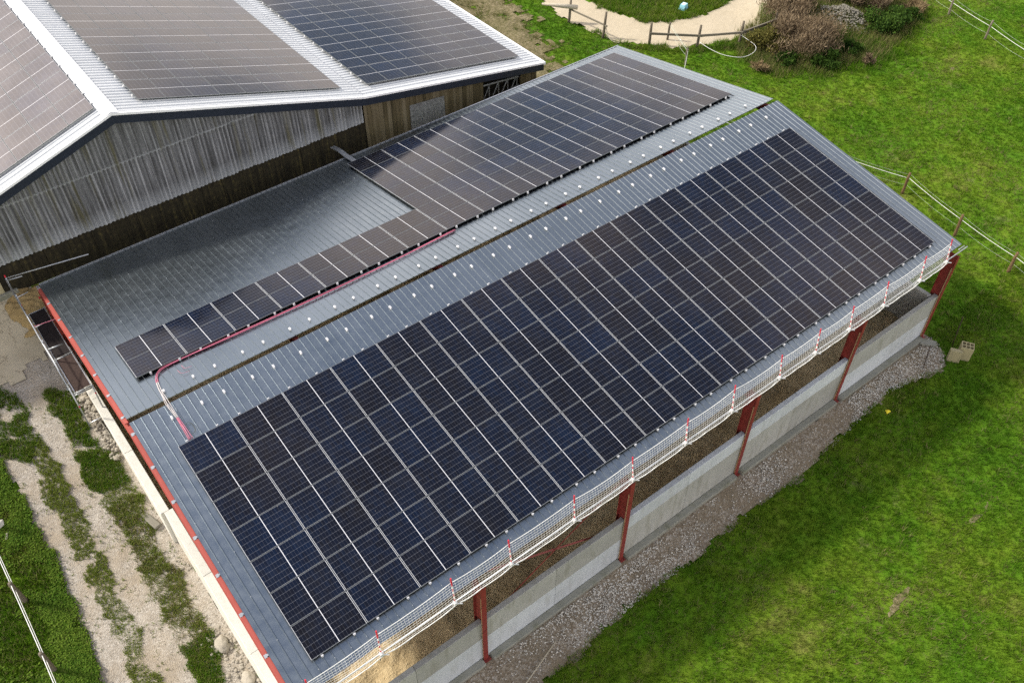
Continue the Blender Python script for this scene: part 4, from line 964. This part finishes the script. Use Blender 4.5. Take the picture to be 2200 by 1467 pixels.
def strip_pts(n):
    x = RNG.uniform(-1, 29.4, n*3); y = RNG.uniform(-12.4, -10.6, n*3); m = inpoly(x, y, STRIP)
    pale = fbm(x*.45+9, y*.9+4); m &= (pale > RNG.uniform(.42, .66, n*3)) | (RNG.random(n*3) < .07) | ((x > 24) & (RNG.random(n*3) < .8)); x, y = x[m][:n], y[m][:n]
    return np.stack([x, y, T(x, y)+.015], 1)
pebbles('gravel_stones', 'pale flint gravel on the strip along the front wall', 8000, strip_pts, 'stone_pale', .015, .055)
def track_pts(n):
    x = RNG.uniform(-5.3, -1.05, n*2); y = RNG.uniform(-9, 9, n*2); m = inpoly(x, y, TRACK); x, y = x[m][:n], y[m][:n]
    return np.stack([x, y, T(x, y)+.02], 1)
pebbles('track_stones', 'small stones strewn over the farm track', 2200, track_pts, 'stone', .008, .03)
# sand heap against the barn wall
def heap(name, label, cx, cy, rx, ry, h, mat, ridges):
    n = 46; X, Y = np.meshgrid(np.linspace(-1, 1, n), np.linspace(-1, 1, n)); R = np.hypot(X, Y)*(1+.9*(fbm(X*2.2+3, Y*2.2+1)-.5))
    Z = h*np.clip(1-R, 0, 1)**.75*(0.85+.5*(fbm(X*3+8, Y*3)-.5))+ridges*np.sin((X*1.2+Y*1.6)*13+fbm(X*2, Y*2)*7)*np.clip(1-R, 0, 1)-0.02
    V = np.stack([(cx+X*rx).ravel(), (cy+Y*ry).ravel(), (T(cx+X*rx, cy+Y*ry)+Z).ravel()], 1); idx = np.arange(n*n).reshape(n, n); k = (R[:-1, :-1] < .98).ravel()
    F = np.stack([idx[:-1,:-1].ravel()[k], idx[:-1,1:].ravel()[k], idx[1:,1:].ravel()[k], idx[1:,:-1].ravel()[k]], 1)
    V[:, :2] -= (cx, cy); o = link(name, np_mesh(name, V, F, mat, smooth=True)); o.location = (cx, cy, 0); return tag(o, label, 'sand')
heap('sand_heap', 'yellow sand heap against the barn wall behind the scaffold', -1.25, 11.2, 1.0, 0.95, .55, 'heap_sand', .035)
# stone heap in the shrubs
mb = MB()
for k in range(1100):
    a, q = rr.uniform(0, 6.28), rr.random()**.6; x, y = 49.6+2.0*q*math.cos(a), 9.9+1.6*q*math.sin(a)*(1+.25*math.sin(3*a)); r = rr.uniform(.025, .09)*rr.uniform(.6, 1.1)
    mb.rock((x, y, Tz(x, y)+.55*(1-q**1.4)+rr.uniform(-.05, .1)), r, rr, .75)
tag(mb.obj('stone_heap', 'stone_grey'), 'heap of pale grey stones among the dry shrubs', 'stone heap', kind='stuff')

# ------------------------------------------------------------------ shrubs
def shrub(name, label, x, y, rx, ry, h, mat, n, leaf, up=0.0, clumps=9, stems=10, seed=1, aspect=1.0):
    g = np.random.default_rng(seed); z = Tz(x, y); o = tag(empty(name, (x, y, z)), label, 'shrub', 'shrubs around the stone heap')
    mb = MB()
    cc = []
    for k in range(clumps):
        a, q = g.uniform(0, 6.28), g.random()**.5*.8; cc.append((rx*q*math.cos(a), ry*q*math.sin(a), h*g.uniform(.25, .95)*(1-.45*q*q), g.uniform(.16, .38)))
    for k in range(stems):
        c = cc[k % clumps]; b = Vector((c[0]*.35+g.normal()*.08, c[1]*.35+g.normal()*.08, -.1)); t = Vector((c[0]+g.normal()*.15, c[1]+g.normal()*.15, c[2]+h*.2))
        mb.tube([b, b.lerp(t, .5)+Vector((g.normal()*.06, g.normal()*.06, .05)), t], [.035, .022, .008], 5)
    mb.obj('stems', 'twig', o, True)
    pk = g.integers(0, clumps, n); C_ = np.array(cc)[pk]; d = g.normal(size=(n, 3)); d /= np.linalg.norm(d, axis=1)[:, None]; rad = g.random(n)**.45
    S = np.array([rx, ry, h])*1.0
    P = C_[:, :3]+d*rad[:, None]*C_[:, 3:4]*np.array([rx, ry, h*.75])
    P[:, 2] = np.abs(P[:, 2]+g.normal(0, .10*h, n))+.02; P[:, :2] += g.normal(0, .07*rx, (n, 2))
    ax = g.normal(size=(n, 3)); ax[:, 2] = ax[:, 2]*(1-up)+up*g.uniform(1.0, 3.0, n); ax /= np.linalg.norm(ax, axis=1)[:, None]
    bx = np.cross(ax, g.normal(size=(n, 3))); bx /= np.linalg.norm(bx, axis=1)[:, None]
    L = leaf*g.uniform(.6, 1.5, n)[:, None]; W = L*aspect
    V = np.stack([P-bx*W*.5, P+ax*L*.45-bx*W*.0+bx*W*.55, P+ax*L, P+ax*L*.4-bx*W*.55], 1).reshape(-1, 3)
    F = np.arange(n*4).reshape(n, 4); tint = np.repeat(np.clip(g.normal(.5, .25, n)+.25*(rad-.6), 0, 1), 4)
    link('crown', np_mesh('crown', V, F, mat, tint), o); return o
shrub('dry_shrub', 'largest brown dry shrub, in front of the stone heap', 45.0, 9.6, 2.5, 2.3, 1.9, 'leaf_brown', 11000, .26, .75, 34, 30, 1, .13)
shrub('dry_shrub', 'brown dry shrub right behind the sand ring fence corner', 46.6, 12.2, 1.9, 1.8, 1.9, 'leaf_brown', 6500, .26, .75, 24, 22, 2, .13)
shrub('dry_shrub', 'brown dry shrub behind the stone heap at the top edge', 50.6, 13.2, 2.4, 2.0, 2.0, 'leaf_brown', 7500, .26, .75, 26, 22, 3, .13)
shrub('dry_shrub', 'brown dry shrub to the right of the stone heap', 52.9, 10.6, 1.7, 1.6, 1.7, 'leaf_brown', 5500, .26, .75, 20, 18, 4, .13)
shrub('olive_shrub', 'yellowish olive shrub at the left end of the dry shrubs', 43.4, 11.0, 1.3, 1.3, 1.3, 'leaf_olive', 4200, .14, .3, 18, 14, 5, .5)
shrub('green_bramble', 'low green bramble in front of the largest dry shrub', 44.4, 7.25, 1.0, .8, .9, 'leaf_green', 2800, .12, .0, 18, 9, 6, .8)
shrub('green_bramble', 'small green bramble at the left foot of the largest dry shrub', 42.7, 8.9, .8, .7, .75, 'leaf_green', 1800, .12, .0, 7, 6, 7, .8)
shrub('green_bramble', 'green bramble at the right foot of the largest dry shrub', 46.9, 7.2, 1.0, .8, .7, 'leaf_green', 2200, .13, .0, 8, 6, 8, .8)
shrub('green_bramble', 'dark green bramble mound right of the stone heap', 51.2, 8.0, 1.7, 1.2, 1.1, 'leaf_green', 5000, .13, .0, 26, 12, 9, .8)
shrub('green_bramble', 'green bramble spilling onto the meadow below the meadow fence', 53.4, 7.7, 1.2, 1.0, .8, 'leaf_green', 2600, .14, .0, 9, 7, 10, .8)
shrub('straw_tussock', 'flattened straw-coloured tussock beside the meadow fence', 55.0, 8.2, 1.1, .9, .45, 'leaf_straw', 2600, .26, .4, 9, 5, 11, .16)
shrub('weed_clump', 'dark brown dock weed standing alone near the shrubs', 46.7, 5.7, .35, .35, .75, 'leaf_brown', 900, .15, .7, 5, 5, 12, .3)
shrub('straw_tussock', 'small straw tussock between the loose tape and far roof corner', 40.7, 9.4, .6, .5, .35, 'leaf_straw', 900, .22, .3, 6, 4, 13, .16)

# ------------------------------------------------------------------ grass and ground cover
def tufts(name, label, P, hmin, hmax, mat, nb=5, wid=.02, lean=.9, cat='grass', tint=None):
    n = len(P); tt = RNG.random(n) if tint is None else tint
    B = np.repeat(P, nb, 0); N = n*nb; ang = RNG.uniform(0, 6.283, N); h = RNG.uniform(hmin, hmax, N); ln = RNG.uniform(.15, lean, N)*h
    off = RNG.normal(0, 1, (N, 2))*hmax*.28; B = B+np.concatenate([off, np.zeros((N, 1))], 1)
    dx, dy = np.cos(ang), np.sin(ang); wv = wid*RNG.uniform(.6, 1.3, N)
    a = B+np.stack([-dy*wv, dx*wv, np.full(N, -.01)], 1); b = B+np.stack([dy*wv, -dx*wv, np.full(N, -.01)], 1); c = B+np.stack([dx*ln, dy*ln, h], 1)
    V = np.stack([a, b, c], 1).reshape(-1, 3); F = np.arange(N*3).reshape(N, 3)
    ti = np.repeat(np.clip(np.repeat(tt, nb)+RNG.normal(0, .12, N), 0, 1), 3)
    return tag(link(name, np_mesh(name, V, F, mat, ti)), label, cat, kind='stuff')
def scatter(n, x0, x1, y0, y1, keep):
    x = RNG.uniform(x0, x1, n); y = RNG.uniform(y0, y1, n); m = keep(x, y); x, y = x[m], y[m]; return np.stack([x, y, T(x, y)+(fbm(x*.6, y*.6)-.5)*.10], 1)
def on_ring(x, y): return inpoly(x, y, RING) & ~inpoly(x, y, RING_IN)
def lawn(x, y):
    e = (fbm(x*1.3, y*1.3)-.5)*.9
    barn_ = (x < 25.6) & (y > 10)
    return ~in_arena(x, y, .25) & ~on_ring(x+e, y+e) & ~inpoly(x, y-.08+e*.35, STRIP) & ~barn_ & ~(bare(x, y) & (RNG.random(np.shape(x)) < .6)) & ~inpoly(x, y, YARD) & ~inpoly(x, y, TRACK)
def sparse(x, y): return lawn(x, y) & ~(inpoly(x+(fbm(x, y)-.5)*3, y, BROWN) & (RNG.random(len(x)) < .75))
P_near = scatter(95000, 0, 44, -24, -9, lambda x, y: lawn(x, y) & (y < -10.4))
P_right = scatter(125000, 29.2, 62, -12, 27, sparse)
P_far = scatter(26000, 44, 75, -25, 20, lambda x, y: lawn(x, y) & ((x > 62) | (y < -12)))
P = np.concatenate([P_near, P_right, P_far]); yell = fbm(P[:, 0]*.35+50, P[:, 1]*.35+20, 4)
tint = np.clip(RNG.random(len(P))*.75+(yell-.5)*.9+.08, 0, 1)
tufts('meadow_grass', 'short green meadow grass around the arena and ring', P, .05, .135, 'grass', 6, .012, 1.1, tint=tint)
# tall tussocks and shaded longer grass in the meadow
P = scatter(9000, 0, 62, -24, 26, lambda x, y: sparse(x, y) & (fbm(x*.5+7, y*.5+3) > .52)); tufts('meadow_tussocks', 'taller tussocks dotted over the meadow', P, .12, .26, 'grass', 9, .02, .9)
P = scatter(7000, 2, 60, -22, 20, lambda x, y: sparse(x, y) & (fbm(x*.5+31, y*.5+13) > .58) & (y+x*.0 < 25)); tufts('dry_tussocks', 'pale dry grass wisps on the front lawn', P, .10, .22, 'straw', 8, .014, 1.3)
P = scatter(9000, 26, 35, 13, 31, lambda x, y: inpoly(x+(fbm(x, y)-.5)*3, y, BROWN) & (x > 25.7)); tufts('dry_grass', 'trampled brown dead grass between barn and ring', P, .05, .14, 'straw', 6, .016, 1.4)
P = scatter(5200, 41, 58, 4.5, 15.5, lambda x, y: ((x-48.5)/7.5)**2+((y-10.2)/4.2)**2 < .75+.6*fbm(x*.8, y*.8)); tufts('scrub_undergrowth', 'rank brown and green undergrowth between the shrubs', P, .15, .55, 'straw', 8, .016, .7, tint=RNG.random(len(P))**.7)
P = scatter(5200, 41, 58, 4.5, 15.5, lambda x, y: ((x-48.5)/7.9)**2+((y-9.8)/4.6)**2 < .75+.6*fbm(x*.8, y*.8)); tufts('scrub_grass', 'long green grass around the shrubs', P, .15, .40, 'grass', 8, .016, .8)
P = scatter(9000, 12, 40, -22, -14.5, lambda x, y: lawn(x, y) & (np.minimum(np.abs(y+17.3-.12*(x-21)), np.abs(y+19.1-.12*(x-21))) < .35+.5*(fbm(x, y*2)-.5))); tufts('worn_track', 'worn yellowish wheel tracks across the front lawn', P, .03, .09, 'straw', 6, .012, 1.4, tint=RNG.random(len(P))*.6)
# rough grass along the ring fence foot
def foot(x, y): return lawn(x, y) & inpoly(x, y+1.1, RING) & (y < 24)
P = scatter(26000, 33, 52, 9, 26, foot); tufts('fence_foot_grass', 'long rough grass along the foot of the ring fence', P, .12, .32, 'grass', 6, .018, .8)
P = scatter(2600, 36, 50, 14, 28, lambda x, y: on_ring(x, y) & inpoly(x, y-1.0+(fbm(x*2, y*2)-.5)*1.5, RING_IN)); tufts('ring_edge_grass', 'grass creeping over the inner edge of the sand ring', P, .05, .14, 'verge', 6, .018, 1.0)
# left side: clover bank, strips in the track, verge by the wall
def e_(x, y): return (fbm(x*2.2+5, y*2.2)-.5)*.55
P = scatter(26000, -5.2, -1.2, -8, 9, lambda x, y: inpoly(x+e_(x, y), y+e_(y, x), MID) & (fbm(x*1.6, y*1.6+20) > RNG.uniform(.2, .42, len(x)))); tufts('track_grass', 'grass strip between the two wheel ruts of the track', P, .03, .085, 'verge', 6, .015, 1.4, tint=RNG.uniform(.3, .8, len(P)))
P = scatter(24000, -5.2, -1.1, -8, 9, lambda x, y: inpoly(x+e_(x, y), y+e_(y, x), RIGHTV) & (fbm(x*1.5+8, y*1.5+20) > RNG.uniform(.25, .48, len(x)))); tufts('verge_grass', 'patchy weeds and grass between track and gable wall', P, .03, .10, 'verge', 6, .015, 1.4, tint=RNG.uniform(.3, .85, len(P)))
P = scatter(26000, -5.4, -1.1, -8, 9.2, lambda x, y: (inpoly(x+e_(x, y), y+e_(y, x), PATCH_A) & (fbm(x*2, y*2) > .4)) | inpoly(x+e_(x, y), y+e_(y, x), PATCH_B) | (inpoly(x+e_(x, y), y+e_(y, x), RIGHTV) & (((y < -4) & (y > -7)) | ((y > 2.6) & (y < 4.6))))); tufts('green_patches', 'lush green grass patches by the scaffold and track', P, .05, .14, 'grass', 6, .015, 1.1)
P = scatter(1500, -5.0, -1.1, -8, 9, lambda x, y: inpoly(x, y, TRACK) & (fbm(x*1.2+44, y*1.2) > .57)); tufts('track_weeds', 'sparse weeds dotted over the gravel track', P, .03, .09, 'verge', 5, .014, 1.2)
P = scatter(900, -2.6, -1.1, -4.6, 2, lambda x, y: inpoly(x, y, RIGHTV)); tufts('dry_verge', 'dry brown wisps in the verge by the wall', P, .05, .14, 'straw', 7, .014, 1.2)
def bank(x, y): return (x < np.interp(y, [p[1] for p in TRACK_L], [p[0] for p in TRACK_L])+.05+(fbm(x*2, y*2)-.5)*.35)
P = scatter(30000, -11, -4.5, -9, 9.3, bank); tufts('bank_grass', 'rank grass on the bank left of the track', P, .07, .22, 'grass', 5, .018, 1.0)
def clover(P, name, label, leaf):
    n = len(P); nl = 6; B = np.repeat(P, nl, 0); N = n*nl; B = B+np.stack([RNG.normal(0, .055, N), RNG.normal(0, .055, N), RNG.uniform(.02, .13, N)], 1)
    ang = RNG.uniform(0, 6.283, N); L = leaf*RNG.uniform(.6, 1.4, N); tl = RNG.uniform(-.5, .7, N)
    ax = np.stack([np.cos(ang)*np.cos(tl), np.sin(ang)*np.cos(tl), np.sin(tl)], 1)*L[:, None]; bx = np.stack([-np.sin(ang), np.cos(ang), RNG.uniform(-.4, .4, N)], 1)*L[:, None]*.45
    V = np.stack([B, B+ax*.55+bx, B+ax, B+ax*.55-bx], 1).reshape(-1, 3); F = np.arange(N*4).reshape(N, 4); tint = np.repeat(np.clip(RNG.normal(.5, .22, N), 0, 1), 4)
    tag(link(name, np_mesh(name, V, F, 'clover', tint)), label, 'clover', kind='stuff')
P = scatter(26000, -6.6, -4.6, -9, 8, lambda x, y: bank(x, y) & ((x > -5.9+(fbm(x, y)-.5)*.9) | (y < -2.2)) & (fbm(x*1.1+3, y*1.1) > .42)); clover(P, 'clover_bank', 'dense leafy clover on the bank beside the track', .06)
P = scatter(1600, -11, -6, -9, 9, lambda x, y: fbm(x*.9+13, y*.9) > .55); clover(P, 'bank_weeds', 'scattered broad-leaved weeds on the grassy bank', .09)
